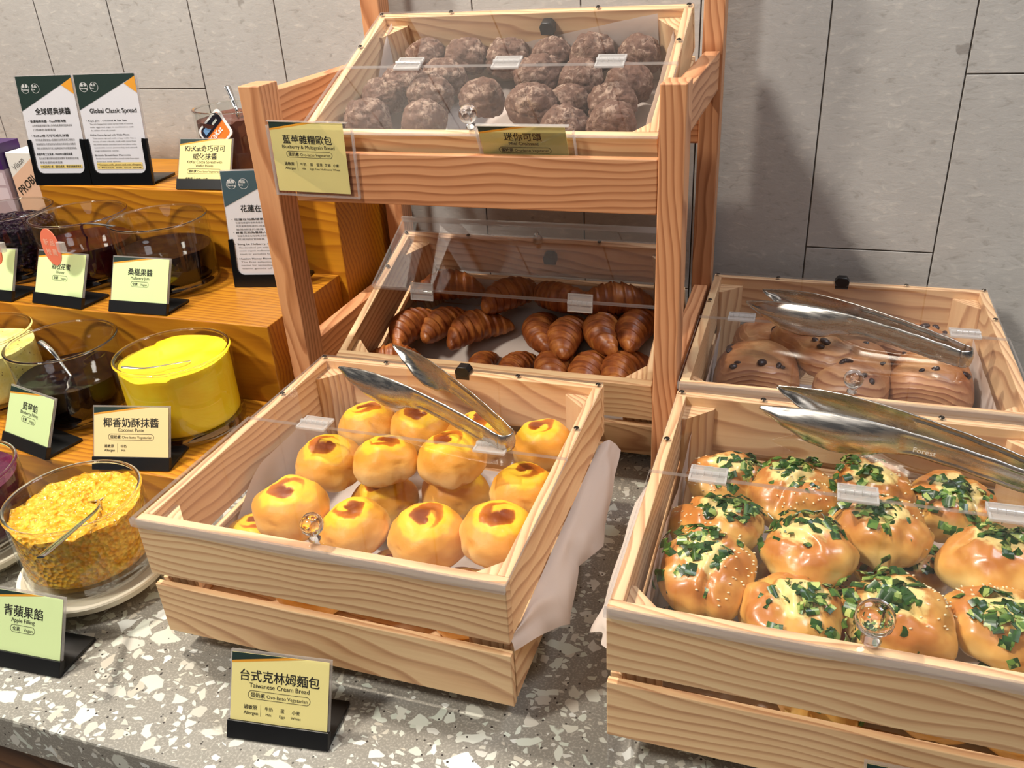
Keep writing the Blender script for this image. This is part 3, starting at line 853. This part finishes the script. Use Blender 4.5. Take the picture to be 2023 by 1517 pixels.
# ------------------------------------------------------------------ lettering
_txt = {}
def text_geo(s_, bold=0):
    key = (s_, bold)
    if key not in _txt:
        cu = bpy.data.curves.new('t', 'FONT'); cu.body = s_; cu.size = 1; cu.resolution_u = 3; cu.offset = bold
        ob = bpy.data.objects.new('t', cu); COL.objects.link(ob)
        dg = bpy.context.evaluated_depsgraph_get(); dg.update()
        m = bpy.data.meshes.new_from_object(ob.evaluated_get(dg))
        v = [tuple(x.co[:2]) for x in m.vertices]; p = [tuple(x.vertices) for x in m.polygons]
        bpy.data.objects.remove(ob); bpy.data.curves.remove(cu); bpy.data.meshes.remove(m)
        _txt[key] = (v, p)
    return _txt[key]
class Ink:
    """flat print on a card: everything is given in card coordinates (u right, v up) and lifted off by n"""
    def __init__(s, P): s.P = P; s.b = MB()
    def text(s, st, u, v, size, align='c', mi=0, n=.0002, bold=.02, width=None, rot=0):
        vs, ps = text_geo(st)
        if not vs: return
        x0, x1 = min(a[0] for a in vs), max(a[0] for a in vs)
        k = size
        kx = width / (x1 - x0) if width else k
        off = {'c': -(x0 + x1) / 2, 'l': -x0, 'r': -x1}[align]
        cr, sr = math.cos(rot), math.sin(rot)
        pts = [((a + off) * kx, b_ * k) for a, b_ in vs]
        d = bold * size
        for q, (dx, dy) in enumerate(((0, 0), (d, 0), (0, d), (d, d)) if bold > .004 else ((0, 0),)):
            vv = [s.b.b.verts.new(s.P(u + (a + dx - d / 2) * cr - (b_ + dy) * sr, v + (a + dx) * sr + (b_ + dy) * cr, n + q * .00001)) for a, b_ in pts]
            for p in ps:
                try: f = s.b.b.faces.new([vv[i] for i in p]); f.material_index = mi
                except ValueError: pass
    def poly(s, pts, mi=0, n=.00012):
        s.b.face([s.P(u, v, n) for u, v in pts], mi)
    def ring(s, u0, u1, v0, v1, r, w, mi=0, n=.0002, seg=8):
        def loop(d):
            L = []
            for cx, cy, a0 in ((u1 - r, v1 - r, 0), (u0 + r, v1 - r, 90), (u0 + r, v0 + r, 180), (u1 - r, v0 + r, 270)):
                for k in range(seg + 1):
                    a = R(a0 + 90 * k / seg); L.append((cx + (r - d) * math.cos(a), cy + (r - d) * math.sin(a)))
            return L
        A, B = loop(0), loop(w)
        for i in range(len(A)):
            j = (i + 1) % len(A); s.poly([A[i], A[j], B[j], B[i]], mi, n)
    def obj(s, name, mats, parent): return s.b.obj(name, mats, parent, normals=False)
def plane(lean):
    c, s_ = math.cos(lean), math.sin(lean)
    return lambda u, v, n: Vector((u, v * s_ - n * c, v * c + n * s_))
def slab(P, u0, u1, v0, v1, n0, n1, bev=0):
    b = MB()
    b.prism([P(u0, v0, n0), P(u1, v0, n0), P(u1, v1, n0), P(u0, v1, n0)], P(0, 0, n1) - P(0, 0, n0))
    if bev: bmesh.ops.bevel(b.b, geom=list(b.b.edges), offset=bev, segments=1, affect='EDGES')
    return b
YEL, GRN = plain('yellow_card', srgb(250, 236, 156), .55), plain('green_card', srgb(226, 246, 178), .55)
TAN = plain('tan_card', srgb(252, 230, 166), .55)
DGR, ORG = plain('dark_green_print', srgb(30, 52, 44), .5), plain('orange_print', srgb(236, 164, 48), .5)
WCARD, SLATE = plain('white_card', srgb(226, 226, 230), .55), plain('slate_print', srgb(64, 88, 96), .5)
HIL = plain('highlighter', srgb(238, 214, 130), .6)

def print_card(P, parent, mat, u0, u1, v0, v1, title, eng, diet, allerg=(), green=True, two=False, tsize=.0118, kx=None, band=.6, lift=0):
    W, Hh = u1 - u0, v1 - v0; cx = (u0 + u1) / 2
    cd = slab(P, u0, u1, v0, v1, -.0004, 0).obj('card', mat, parent)
    k = Ink(P)
    k.poly([(u0, v1), (u0, v1 - .0085), (u0 + W * band, v1)], 1)
    k.poly([(u0, v1 - .0085), (u0, v1 - .0108), (u0 + W * (band + .16), v1), (u0 + W * band, v1)], 2)
    y = v1 - .0262 + lift
    if two:
        k.text(title[0], cx, y + .006, tsize); k.text(title[1], cx, y - .0075, tsize); y -= .0075
    else: k.text(title, cx, y, tsize)
    y -= .0070
    for e in (eng if isinstance(eng, tuple) else (eng,)):
        k.text(e, cx, y, .0064, bold=.006); y -= .0062
    y -= .003
    zh, en = diet
    ww = .027 if en == 'Vegan' else .060
    k.ring(cx - ww / 2 - .003, cx + ww / 2 + .003, y - .0022, y + .0062, .0042, .0005)
    k.text(zh, cx - ww / 2, y, .0052, 'l'); k.text(en, cx + ww / 2, y, .0050, 'r', bold=.004)
    if allerg:
        y -= .0122; n = len(allerg)
        k.text('過敏原', u0 + W * .14, y, .0048, 'l', bold=.02); k.text('Allergen', u0 + W * .14, y - .0055, .0046, 'l', bold=.015)
        k.poly([(u0 + W * .315, y + .0055), (u0 + W * .315, y - .0065), (u0 + W * .315 + .0003, y - .0065), (u0 + W * .315 + .0003, y + .0055)])
        for i, (z_, e_) in enumerate(allerg):
            uu = u0 + W * (.40 + i * (.56 / max(n, 4)))
            k.text(z_, uu, y, .0044, bold=.006); k.text(e_, uu, y - .0052, .0037, bold=.004)
    k.obj('lettering', [INK, DGR, ORG], cd)
    return cd
LEAN = .47
def card_stand(loc, yaw, label, mat, title, eng, diet, allerg=(), w=.107, h=.088, **kw):
    o = thing('food_label_stand', label, 'food label', loc, (0, 0, yaw), 'food name cards in black slanted stands')
    P = plane(LEAN)
    b = slab(P, -w / 2, w / 2, .0005, .0185, -.005, .0022, .0005)
    b.box(-w / 2, w / 2, .004, .058, 0.0003, .0045, bev=.0006)
    b.obj('base', BLK, o, 30)
    slab(P, -w / 2 + .0003, w / 2 - .0003, .0187, h, -.0034, -.0010).obj('acrylic_back', [ACE], o)
    print_card(P, o, mat, -w / 2 + .0022, w / 2 - .0022, .0187, h - .0022, title, eng, diet, allerg, **kw)
    slab(P, -w / 2 + .0003, w / 2 - .0003, .0187, h, .0012, .0020).obj('acrylic_front', [ACR], o)
    return o
OV, VE = ('蛋奶素', 'Ovo-lacto Vegetarian'), ('全素', 'Vegan')
card_stand((-.4343, .463, 0), .114, 'yellow label stand for Taiwanese cream bread, on the counter in front of the centre crate', YEL, '台式克林姆麵包', 'Taiwanese Cream Bread', OV, (('牛奶', 'Milk'), ('蛋', 'Eggs'), ('小麥', 'Wheat')), tsize=.0122)
card_stand((-.7658, .4706, 0), .052, 'pale green apple filling label stand at the bottom left corner of the counter', GRN, '青蘋果餡', 'Apple Filling', VE, tsize=.0135)
card_stand((-.825, .7207 + .027, .074), .198, 'yellow coconut paste label stand behind the apple filling jar', TAN, '椰香奶酥抹醬', 'Coconut Paste', OV, (('牛奶', 'Milk'),), tsize=.0135, w=.112)
card_stand((-1.0157, .7457 + .006, .074), -.218, 'pale green blueberry filling label stand turned aside, on the lowest step', GRN, '藍莓餡', 'Blueberry Filling', VE, tsize=.012)
card_stand((-.9575, .9683, .2), .026, 'pale green mulberry jam label stand on the middle step', GRN, '桑椹果醬', 'Mulberry Jam', VE, tsize=.0115)
fcard = card_stand((-1.1156, .9685, .2), -.076, 'pale green nectar label stand with a coral tag clipped on its top', GRN, '酒牧花蜜', 'Honey', VE, tsize=.0105)
card_stand((-1.262, .9695, .2), -.02, 'label stand cut off by the left picture edge on the middle step', GRN, '蜂蜜', 'Honey', VE)
card_stand((-.9632, 1.1888, .333), .057, 'yellow cocoa wafer spread label stand on the tallest step', YEL, ('KitKat奇巧可可', '威化抹醬'), ('KitKat Cocoa Spread with', 'Wafer Pieces'), OV, (('牛奶', 'Milk'), ('小麥', 'Wheat')), two=True, w=.103)
card_stand((.145, .476, 0), .02, 'label stand with a dark green corner, only its top showing below the front right crate', YEL, '青蔥麵包', 'Scallion Bread', OV, h=.0985)

# clear pocket card hung on the front rail
def pocket(loc, rot, label, w, h, cardw, title, eng, sleeve, alg, lift=0):
    o = thing('label_pocket', label, 'food label', loc, rot)
    P = lambda u, v, n: Vector((u, -n, v))
    slab(P, -w / 2, -w / 2 + sleeve, 0, h, -.003, 0).obj('acrylic_back', [ACR], o)
    # thick clear rim of the pocket
    b = MB()
    for a in ((-w / 2, -w / 2 + .0016, 0, h - .006), (-w / 2 + sleeve - .0018, -w / 2 + sleeve, 0, h - .008), (-w / 2, -w / 2 + sleeve, 0, .0018), (-w / 2 + .002, w / 2 + .002, h - .0012, h)):
        b.prism([P(a[0], a[2], -.003), P(a[1], a[2], -.003), P(a[1], a[3], -.003), P(a[0], a[3], -.003)], P(0, 0, .0018) - P(0, 0, -.003))
    b.obj('pocket_rim', ACE, o)
    print_card(P, o, YEL, -w / 2 + .004, -w / 2 + .004 + cardw, .0055, h - .0014, title, eng, OV, alg, tsize=.0118, band=.48, lift=lift)
    slab(P, -w / 2, -w / 2 + sleeve, 0, h - .009, .0014, .0019).obj('acrylic_front', [ACR], o)
    return o
A5 = (('牛奶', 'Milk'), ('蛋', 'Eggs'), ('堅果', 'Tree Nuts'), ('芝麻', 'Sesame'), ('小麥', 'Wheat'))
pocket((-.6075, .9655, .3965), (0, R(1.2), R(1)), 'yellow blueberry multigrain bread card in a clear pocket on the rack front', .113, .096, .105, '藍莓雜糧歐包', 'Blueberry & Multigrain Bread', .122, A5)
ko = pocket((-.322, .9950, .4325), (R(24), 0, R(-1)), 'yellow mini croissant card tucked between rack rail and top crate, leaning forward', .115, .062, .108, '迷你可頌', 'Mini Croissant', .122, (('牛奶', 'Milk'), ('蛋', 'Eggs'), ('小麥', 'Wheat')), .007)

# white info stands with black U-shaped frames
def info_stand(loc, yaw, label, w, h, lean, head, title, lines, hh=.31, foot=True):
    stp = .084 / max(11, len([1 for a in lines if a[0] != 'g']) + .5 * len([1 for a in lines if a[0] == 'g']))
    o = thing('info_stand', label, 'info stand', loc, (0, 0, yaw), 'white information sheets in black frames')
    P = plane(lean)
    t = .0085; fb = .0205; fh = .078; r = .012
    b = MB()
    def U(inner):
        L = [(-w / 2, 0), (w / 2, 0), (w / 2, fh), (w / 2 - t + .001, fh + .001), (w / 2 - t, fh - .004)]
        for k in range(9):
            a = R(90 * k / 8); L.append((w / 2 - t - r + r * math.cos(a), fb + r - r * math.sin(a)))
        for k in range(9):
            a = R(90 + 90 * k / 8); L.append((-w / 2 + t + r + r * math.cos(a), fb + r - r * math.sin(a)))
        L += [(-w / 2 + t, fh - .004), (-w / 2 + t - .001, fh + .001), (-w / 2, fh)]
        return L
    b.prism([P(u, v, -.004) for u, v in U(0)], P(0, 0, .003) - P(0, 0, -.004))
    if foot: b.box(-w / 2, w / 2, .006, .07, .0003, .0045, bev=.0006)
    b.obj('frame', BLG, o, 30)
    sheet = slab(P, -w / 2 + .002, w / 2 - .002, .004, h, -.0012, .0006).obj('sheet', WCARD, o)
    slab(P, -w / 2, w / 2, .002, h + .002, -.0038, -.0014).obj('acrylic_back', ACE, o)
    k = Ink(P); u0, u1 = -w / 2 + .002, w / 2 - .002; n0 = .001
    k.poly([(u0, h), (u0, h * (1 - hh)), (u1, h - .004), (u1, h)], 1, n0)
    k.poly([(u1, h - .004), (u1, h - .031), (u1 - .022, h - .0155)], 2, n0 + .0001)
    for dx in (.016, .036):
        k.ring(u0 + dx - .008, u0 + dx + .008, h - .028, h - .012, .008, .0005, 3, n0 + .0003)
    k.text('晨食', u0 + .010, h - .0185, .006, 'l', 3, n0 + .0003, .03); k.text('Morning', u0 + .008, h - .0235, .0044, 'l', 3, n0 + .0003)
    k.text('良品', u0 + .030, h - .0185, .005, 'l', 3, n0 + .0003, .03); k.text('Fine', u0 + .029, h - .023, .004, 'l', 3, n0 + .0003)
    k.text(title, .006, h * .66, .0118 if ord(title[0]) > 255 else .0104, 'c', 0, n0, .03)
    y = h * .585
    for kind, s_ in lines:
        uu = u0 + .014
        if kind == 'h': k.text('・' + s_, uu - .006, y, min(.0050, stp * .72), 'l', 0, n0, .02, width=min(w * .66, .0052 * .62 * len(s_.encode('utf8')) * .8 + .01))
        elif kind == 'b': k.text(s_, uu, y, min(.0042, stp * .62), 'l', 4, n0, .0, width=w * .70)
        elif kind == 's': k.text(s_, uu, y, min(.0042, stp * .62), 'l', 4, n0, .0, width=w * .40)
        elif kind == 'y':
            k.poly([(uu - .001, y - .0015), (uu + w * .74, y - .0015), (uu + w * .74, y + .0048), (uu - .001, y + .0048)], 5, n0)
            k.text(s_, uu, y, min(.0042, stp * .64), 'l', 0, n0 + .0002, .015, width=w * .72)
        y -= stp if kind != 'g' else stp * .5
    k.obj('lettering', [INK, head, ORG, WHT, INKG, HIL], sheet)
    slab(P, -w / 2 + .0002, w / 2 - .0002, .006, h + .002, .0018, .0026).obj('acrylic_front', ACR, o)
    return o
ZH = [('h', '香濃咖椰抹醬 - Kaya焦糖海鹽'), ('b', '以新鮮雞蛋與椰奶慢火熬煮香氣濃郁的經典滋味'), ('s', '口感綿密滑順香甜'), ('g', ''), ('h', 'KitKat奇巧可可威化抹醬'), ('b', '可可香氣濃郁並加入酥脆威化餅乾增添口感層次'), ('b', '無論搭配吐司或鬆餅皆是絕佳的美味組合推薦您'), ('b', '來自全球知名的巧克力品牌經典口味抹醬值得細品'), ('g', ''), ('h', '英國早餐之友馬麥 - MARMITE酵母抹醬'), ('b', '富含維生素的酵母抹醬風味獨特 是英國家庭常備'), ('s', '早餐佐餐的經典選擇'), ('y', '＊本品含有小麥、蛋奶及堅果，請留意過敏原資訊')]
EN = [('h', 'Kaya Jam - Caramel & Sea Salt'), ('b', 'The rich Singaporean sweet spread made of coconut'), ('b', 'milk, eggs and sugar in combination with'), ('s', 'the addition of sea salt caramel.'), ('g', ''), ('h', 'KitKat Cocoa Spread with Wafer Pieces'), ('b', 'This cocoa spread with crispy wafer has a'), ('b', 'history of over a decade, made with cocoa from'), ('b', 'the world famous chocolate brand and plants under'), ('b', 'sustainable cocoa partnership and natural'), ('s', 'ingredients only.'), ('g', ''), ('h', 'British Breakfast Marmite'), ('b', 'British favourite breakfast spread made from yeast'), ('s', 'extract and spices.'), ('y', '* Contains milk, gluten and nuts allergens'), ('y', '* Please ask our staff')]
HU = [('h', '花蓮在地桑椹果園直送'), ('b', '花蓮瑞穗當季新鮮桑椹手工熬煮成果醬保留'), ('b', '天然果香酸甜適中口感濃郁搭配麵包優格'), ('s', '皆是絕佳的選擇'), ('h', '蜂蜜花粉為養蜂人家精選'), ('b', '採自花東縱谷純淨無汙染的花蜜香氣清新自'), ('s', '然滋味回甘綿長'), ('g', ''), ('h', 'Song Le Mulberry, Hualien'), ('b', 'Handcrafted jam with no additives'), ('b', 'sweet organic mulberries, perfect with'), ('b', 'toast or pancakes following our'), ('g', ''), ('h', 'Hualien Honey Flower'), ('b', 'The first selection of pure'), ('b', 'nectar for spreading on bread'), ('b', 'warm goods of the east')]
info_stand((-1.259, 1.1905, .333), .12, 'white Chinese spread information sheet in black frame, left of the pair on the tallest step', .114, .184, .13, DGR, '全球經典抹醬', ZH)
info_stand((-1.140, 1.203, .333), .12, 'white English spread information sheet in black frame, right of the pair on the tallest step', .120, .184, .13, DGR, 'Global Classic Spread', EN)
info_stand((-.8135, 1.110, .2), .20, 'white mulberry and honey information sheet half hidden behind the left rack post', .113, .185, .15, SLATE, '花蓮在地食材', HU, hh=.30)

# ------------------------------------------------------------------ jars
def jar(label, loc, r, h, fill, content_mat, top_fn, rough_side=None, base_h=.016, cname='filling', foot=True):
    o = thing('glass_jar', label, 'jar', loc)
    wl = .0036
    b = MB()
    b.lathe([(r - wl, base_h), (r - wl, h - .0015), (r - wl * .6, h), (r - wl * .3, h), (r, h - .0015), (r, base_h)], 72)
    b.obj('wall', GLS, o, 50)
    b = MB()
    b.lathe([(r - .0005, h - .0022), (r + .0006, h - .001), (r + .0002, h + .0006), (r - wl * .5, h + .0011), (r - wl - .0006, h + .0004), (r - wl - .0002, h - .002)], 72)
    b.obj('rim', BGL, o, 180)
    b = MB()
    b.lathe([(0, .0004), (r * .93, .0004), (r * 1.0, .002), (r * 1.02, .005), (r * 1.0, base_h * .6), (r - .0003, base_h - .0004), (0, base_h - .0004)], 72)
    b.obj('thick_base', BSE, o, 60)
    b = MB(); rc = r - wl - .0006; n = 72
    prof = [(0, base_h), (rc - .003, base_h), (rc, base_h + .004)] + [(rc, lerp(base_h + .004, fill, k / 10)) for k in range(1, 11)]
    tops = [(rc * (1 - k / 14), fill) for k in range(1, 15)]
    nb = len(prof)
    def fn(c):
        rr = math.hypot(c.x, c.y)
        if c.z >= fill - 1e-5: c.z = fill + top_fn(c.x, c.y, rr / rc)
        return c
    b.lathe(prof + [(max(0, a), z) for a, z in tops], n, fn=fn)
    b.obj(cname, content_mat, o, 70)
    return o
def jam(name, c1, c2, scale, rough=.12, bump=.4, spots=None, trans=0, bdist=.004):
    t = NT(name); p = t.coord()
    n1 = t.noise(p, scale, 4, .6)['Fac']; v = t.voro(p, scale * 1.6)
    c = t.mix(t.maprange(n1, .35, .68), c1, c2)
    if spots:
        c = t.mix(t.maprange(t.noise(p, 160, 2)['Fac'], .66, .72), c, spots)
    return t.done(t.pbr(c, rough, 0, t.bump(v['Distance'], bump, bdist) if bump else None, Subsurface_Weight=trans, Subsurface_Radius=(.02, .01, .004), Specular_IOR_Level=.5 if rough > .1 else .22))
swirl = lambda x, y, q: .0045 * nz((x, y, 0), 28, 1) + .008 * smooth(.0, 1, q) * (x + y > -.02) * .5 - .004 * (1 - q)
lump = lambda x, y, q: .005 * nz((x, y, 0), 60, 4) + .004 * nz((x, y, 0), 150, 6) - .006 * math.exp(-((x - .01) ** 2 + (y - .01) ** 2) / .0006)
flat = lambda x, y, q: .0006 * nz((x, y, 0), 40, 2)
heap = lambda x, y, q: .010 * (1 - q * q) + .006 * nz((x, y, 0), 90, 3)
MJ = {
 'yellow': jam('yellow_spread', srgb(252, 208, 10), srgb(255, 224, 40), 22, .4, .12),
 'apple': jam('apple_filling', srgb(236, 158, 30), srgb(252, 206, 84), 110, .14, .8, trans=.15, bdist=.006),
 'black': jam('blueberry_filling', srgb(16, 8, 10), srgb(30, 14, 14), 30, .08, .1),
 'cream': jam('herb_cream', srgb(240, 220, 120), srgb(250, 238, 160), 40, .3, .2, srgb(110, 80, 30)),
 'mul': jam('mulberry_jam', srgb(16, 5, 8), srgb(26, 8, 12), 30, .06, .05),
 'honey': jam('dark_nectar', srgb(44, 10, 12), srgb(60, 14, 14), 20, .05, 0),
 'berry': jam('black_currant_jam', srgb(20, 8, 18), srgb(42, 18, 38), 90, .06, 1.0, bdist=.012),
 'choc': jam('cocoa_spread', srgb(92, 50, 40), srgb(112, 64, 50), 24, .3, .25),
 'purple': jam('purple_jam', srgb(70, 16, 44), srgb(96, 26, 60), 40, .12, .2)}
jar('glass jar filled to the rim with smooth bright yellow spread', (-.8273, .8793, .074), .080, .117, .104, MJ['yellow'], swirl)
jar('glass jar of nearly black blueberry filling left of the bright yellow jar', (-1.0275, .8795, .074), .079, .115, .062, MJ['black'], flat)
jar('glass jar of pale herb-flecked cream at the left edge of the lowest step', (-1.1955, .880, .074), .079, .112, .083, MJ['cream'], swirl)
jar('glass jar of black mulberry jam on the middle step, beside the half-hidden info sheet', (-.992, 1.099, .2), .078, .112, .062, MJ['mul'], flat)
jar('glass jar of dark red nectar on the middle step behind the coral-tagged label', (-1.1545, 1.10, .2), .078, .112, .066, MJ['honey'], flat)
jar('glass jar heaped with glistening black berries at the left of the middle step', (-1.315, 1.10, .2), .078, .112, .088, MJ['berry'], heap)
jar('tall glass jar of chocolate brown spread on the tallest step, behind the wafer label', (-.953, 1.302, .333), .069, .117, .098, MJ['choc'], swirl)
jar('glass jar of chunky orange apple filling on a white plate at the counter front', (-.7839, .6182, .031), .077, .098, .084, MJ['apple'], lump)
jar('glass jar of purple jam mostly cut off at the left picture edge, on the counter', (-.983, .622, .031), .077, .098, .084, MJ['purple'], flat)
POR = plain('white_porcelain', srgb(240, 232, 210), .15)
def plate(label, x, y):
    b = MB()
    b.lathe([(0, .024), (.078, .024), (.084, .030), (.0885, .0302), (.0895, .028), (.086, .019), (.070, .012), (.062, .0005), (0, .0005)], 72)
    o = b.obj('plate', POR, None, 40, (x, y, 0)); tag(o, label, 'plate', 'white round plates under jars')
plate('white round plate under the orange apple filling jar', -.7839, .6182)
plate('white round plate under the purple jam jar at the left edge', -.983, .622)
for x, y in ((-.7839, .6182), (-.983, .622)): pass

# spoons
def spoon(label, pts, w=.006, bowl=True, bsz=(.02, .013)):
    """pts from bowl end to handle end"""
    pts = [Vector(p) for p in pts]
    o = thing('spoon', label, 'spoon', pts[-1])
    b = MB(); q = [p - pts[-1] for p in pts]
    N = 24; path = []
    for i in range(N + 1):
        k = i / N * (len(q) - 1); j = min(int(k), len(q) - 2); t = k - j
        p0, p1, p2, p3 = q[max(j - 1, 0)], q[j], q[j + 1], q[min(j + 2, len(q) - 1)]
        path.append(.5 * ((2 * p1) + (-p0 + p2) * t + (2 * p0 - 5 * p1 + 4 * p2 - p3) * t * t + (-p0 + 3 * p1 - 3 * p2 + p3) * t ** 3))
    rad = [lerp(w * .45, w, smooth(.25, 1, i / N)) for i in range(N + 1)]; rad[-1] = w * .8
    b.tube(path, rad, 12, flat=.32)
    b.obj('handle', STP, o, 50)
    if bowl:
        b = MB()
        d = (path[0] - path[2]).normalized(); c = path[0] + d * bsz[0] * .8
        sd = d.cross(Vector((0, 0, 1))).normalized(); up = sd.cross(d)
        def f(u, v):
            th = 2 * PI * u; r = v
            return c + d * bsz[0] * r * math.cos(th) + sd * bsz[1] * r * math.sin(th) + up * (r * r - 1) * .006
        b.grid(f, 28, 8, closed=True)
        ob = b.obj('bowl', STP, o, 180); md = ob.modifiers.new('thickness', 'SOLIDIFY'); md.thickness = .001
    return o
spoon('steel spoon sticking out of the orange apple filling jar', [(-.772, .640, .110), (-.7446, .612, .121), (-.722, .555, .1365), (-.6925, .4885, .158)], .0052)
spoon('thin steel spoon resting inside the bright yellow spread jar', [(-.800, .880, .178), (-.815, .855, .183), (-.838, .832, .186), (-.866, .822, .190)], .0035, False)
spoon('steel spoon standing in the black blueberry filling jar', [(-1.012, .868, .128), (-1.03, .872, .150), (-1.05, .878, .170), (-1.075, .884, .181)], .005)
spoon('steel spoon leaning across the rims of the dark red nectar and mulberry jars', [(-1.165, 1.115, .262), (-1.14, 1.085, .285), (-1.09, 1.045, .314), (-1.015, 1.028, .3185)], .004)
spoon('short steel spoon handle standing in the chocolate brown spread', [(-.945, 1.30, .425), (-.947, 1.302, .443), (-.957, 1.31, .462), (-.966, 1.315, .482)], .0058)

# tags and cartons
CORAL = plain('coral_tag', srgb(244, 128, 100), .5); CORL = plain('pale_coral_print', srgb(252, 190, 166), .5)
def round_tag(label, loc, yaw):
    o = thing('round_tag', label, 'tag', loc, (0, 0, yaw))
    b = MB()
    pts = [(.019 * math.cos(a), 0, .0295 * math.sin(a)) for a in [2 * PI * k / 40 for k in range(40)]]
    b.prism(pts, (0, .0015, 0))
    d = b.obj('disc', CORAL, o)
    k = Ink(lambda u, v, n: Vector((u, -n, v)))
    for ch, u, v in (('新', -.0065, .004), ('品', .0065, .004), ('推', -.0065, -.012), ('薦', .0065, -.012)): k.text(ch, u, v, .011, 'c', 0, .0004, .02)
    k.obj('lettering', CORL, d)
    MB().box(.017, .030, -.003, .004, -.006, .010, bev=.001).obj('clip', HNG, o)
round_tag('coral oval tag with pale writing clipped on the nectar label', (-1.0900, .9690, .3000), R(-6))
round_tag('coral oval tag cut off by the left picture edge', (-1.2130, .9700, .2930), R(-6))
# sticker sign beside the cocoa jar
o = thing('shelf_tag', 'tilted white-bordered tag with dark picture and orange corner in front of the brown spread jar', 'tag', (-.950, 1.236, .4195), (R(-14), R(-40), 0))
b = MB(); 
def rr(w, h, r):
    L = []
    for cx, cy, a0 in ((w / 2 - r, h / 2 - r, 0), (-w / 2 + r, h / 2 - r, 90), (-w / 2 + r, -h / 2 + r, 180), (w / 2 - r, -h / 2 + r, 270)):
        for k in range(6):
            a = R(a0 + 18 * k); L.append((cx + r * math.cos(a), cy + r * math.sin(a)))
    return L
b.prism([(u, 0, v) for u, v in rr(.062, .052, .007)], (0, .002, 0)); tg = b.obj('plate', WCARD, o)
k = Ink(lambda u, v, n: Vector((u, -n, v)))
k.poly(rr(.054, .044, .005), 0); 
k.poly([(-.027, .004), (.027, .004), (.027, .0175), (.0225, .022), (-.0225, .022), (-.027, .0175)], 1, .0006)
k.text('KitKat', 0, -.009, .013, 'c', 3, .0009, .03)
k.poly([(-.02, .008), (-.004, .008), (-.004, .018), (-.02, .018)], 2, .0009); k.poly([(.004, .010), (.018, .010), (.018, .014), (.004, .014)], 3, .0009)
k.obj('print', [plain('sunset_orange', srgb(232, 120, 40), .5), plain('night_print', srgb(30, 24, 40), .4), plain('sky_blue_print', srgb(110, 150, 200), .4), WHT], tg)
# cartons at the far left of the top step
o = thing('carton', 'white and peach probiotic carton half hidden behind the left info sheet', 'carton', (-1.3885, 1.2, .2))
PEACH = plain('peach_print', srgb(226, 186, 158), .5)
body = MB().box(0, .072, 0, .05, 0, .186, bev=.001).obj('box', plain('white_carton', srgb(232, 230, 224), .5), o)
k = Ink(lambda u, v, n: Vector((u, -n, v)))
k.poly([(.0008, .001), (.071, .001), (.071, .185), (.0008, .1405)], 0)
k.text('PROBI', .034, .121, .021, 'c', 1, .0006, .02, width=.05, rot=R(33))
k.text('Vilson', .027, .162, .014, 'c', 2, .0006, .01, width=.034, rot=R(33))
k.obj('print', [PEACH, INK, INKG], body)
o = thing('carton', 'deep purple and mauve carton at the left picture edge, beside the white one', 'carton', (-1.392, 1.19, .2))
body = MB().box(-.095, 0, 0, .05, 0, .202, bev=.001).obj('box', plain('mauve_carton', srgb(176, 158, 168), .5), o)
k = Ink(lambda u, v, n: Vector((u, -n, v)))
k.poly([(-.094, .157), (-.0006, .157), (-.0006, .2015), (-.094, .2015)], 0)
k.poly([(-.04, .128), (-.006, .128), (-.006, .151), (-.04, .151)], 1); k.poly([(-.04, .1), (-.006, .1), (-.006, .123), (-.04, .123)], 1)
DPUR = plain('deep_purple', srgb(62, 24, 92), .4)
k.obj('print', [DPUR, plain('pale_mauve', srgb(206, 194, 204), .5)], body)
MB().box(-.0955, .0004, -.0004, .0504, .157, .2024).obj('band', DPUR, body)

# engraved word on the right-hand tongs arm
k = Ink(lambda u, v, n: Vector((.115 - u, side3(.115 - u) + .0044 + n, .0235 + v)))
k.text('Forest', 0, 0, .008, 'c', 0, .0002, .01)
k.obj('engraving', plain('engraved_mark', srgb(226, 222, 214), .4), t3)

# ------------------------------------------------------------------ light
def area(name, loc, target, size, power, color):
    l = bpy.data.lights.new(name, 'AREA'); l.shape = 'DISK'; l.size = size; l.energy = power; l.color = color
    o = bpy.data.objects.new(name, l); COL.objects.link(o); o.location = loc
    o.rotation_euler = (Vector(target) - Vector(loc)).to_track_quat('-Z', 'Y').to_euler()
    return o
WARM = (1, .90, .76)
area('ceiling_spot', (-1.45, .88, 2.35), (-.5, .8, .1), .12, 64, WARM)
area('ceiling_spot', (-1.5, -.6, 2.2), (-.4, .8, .1), .4, 62, (1, .93, .82))
area('ceiling_spot', (.25, .45, 2.5), (.2, .7, .1), .2, 3, (1, .94, .86))
area('ceiling_spot', (.95, 1.2, 2.3), (.55, 1.38, .4), .8, 34, (.90, .93, 1))
area('room_light', (-.2, -1.6, 2.2), (-.3, .9, .2), 1.6, 8, (1, .93, .88))
w = bpy.data.worlds.new('world'); S.world = w; w.use_nodes = True
bg = w.node_tree.nodes['Background']; bg.inputs[0].default_value = (.9, .92, 1, 1); bg.inputs[1].default_value = .075
S.view_settings.view_transform = 'Standard'; S.view_settings.look = 'None'; S.view_settings.gamma = 1; S.view_settings.exposure = -.12
S.view_settings.use_curve_mapping = False
S.cycles.use_denoising = True; S.cycles.adaptive_threshold = .02
S.cycles.transparent_max_bounces = 20; S.cycles.max_bounces = 8; S.cycles.transmission_bounces = 6; S.cycles.diffuse_bounces = 3; S.cycles.glossy_bounces = 3
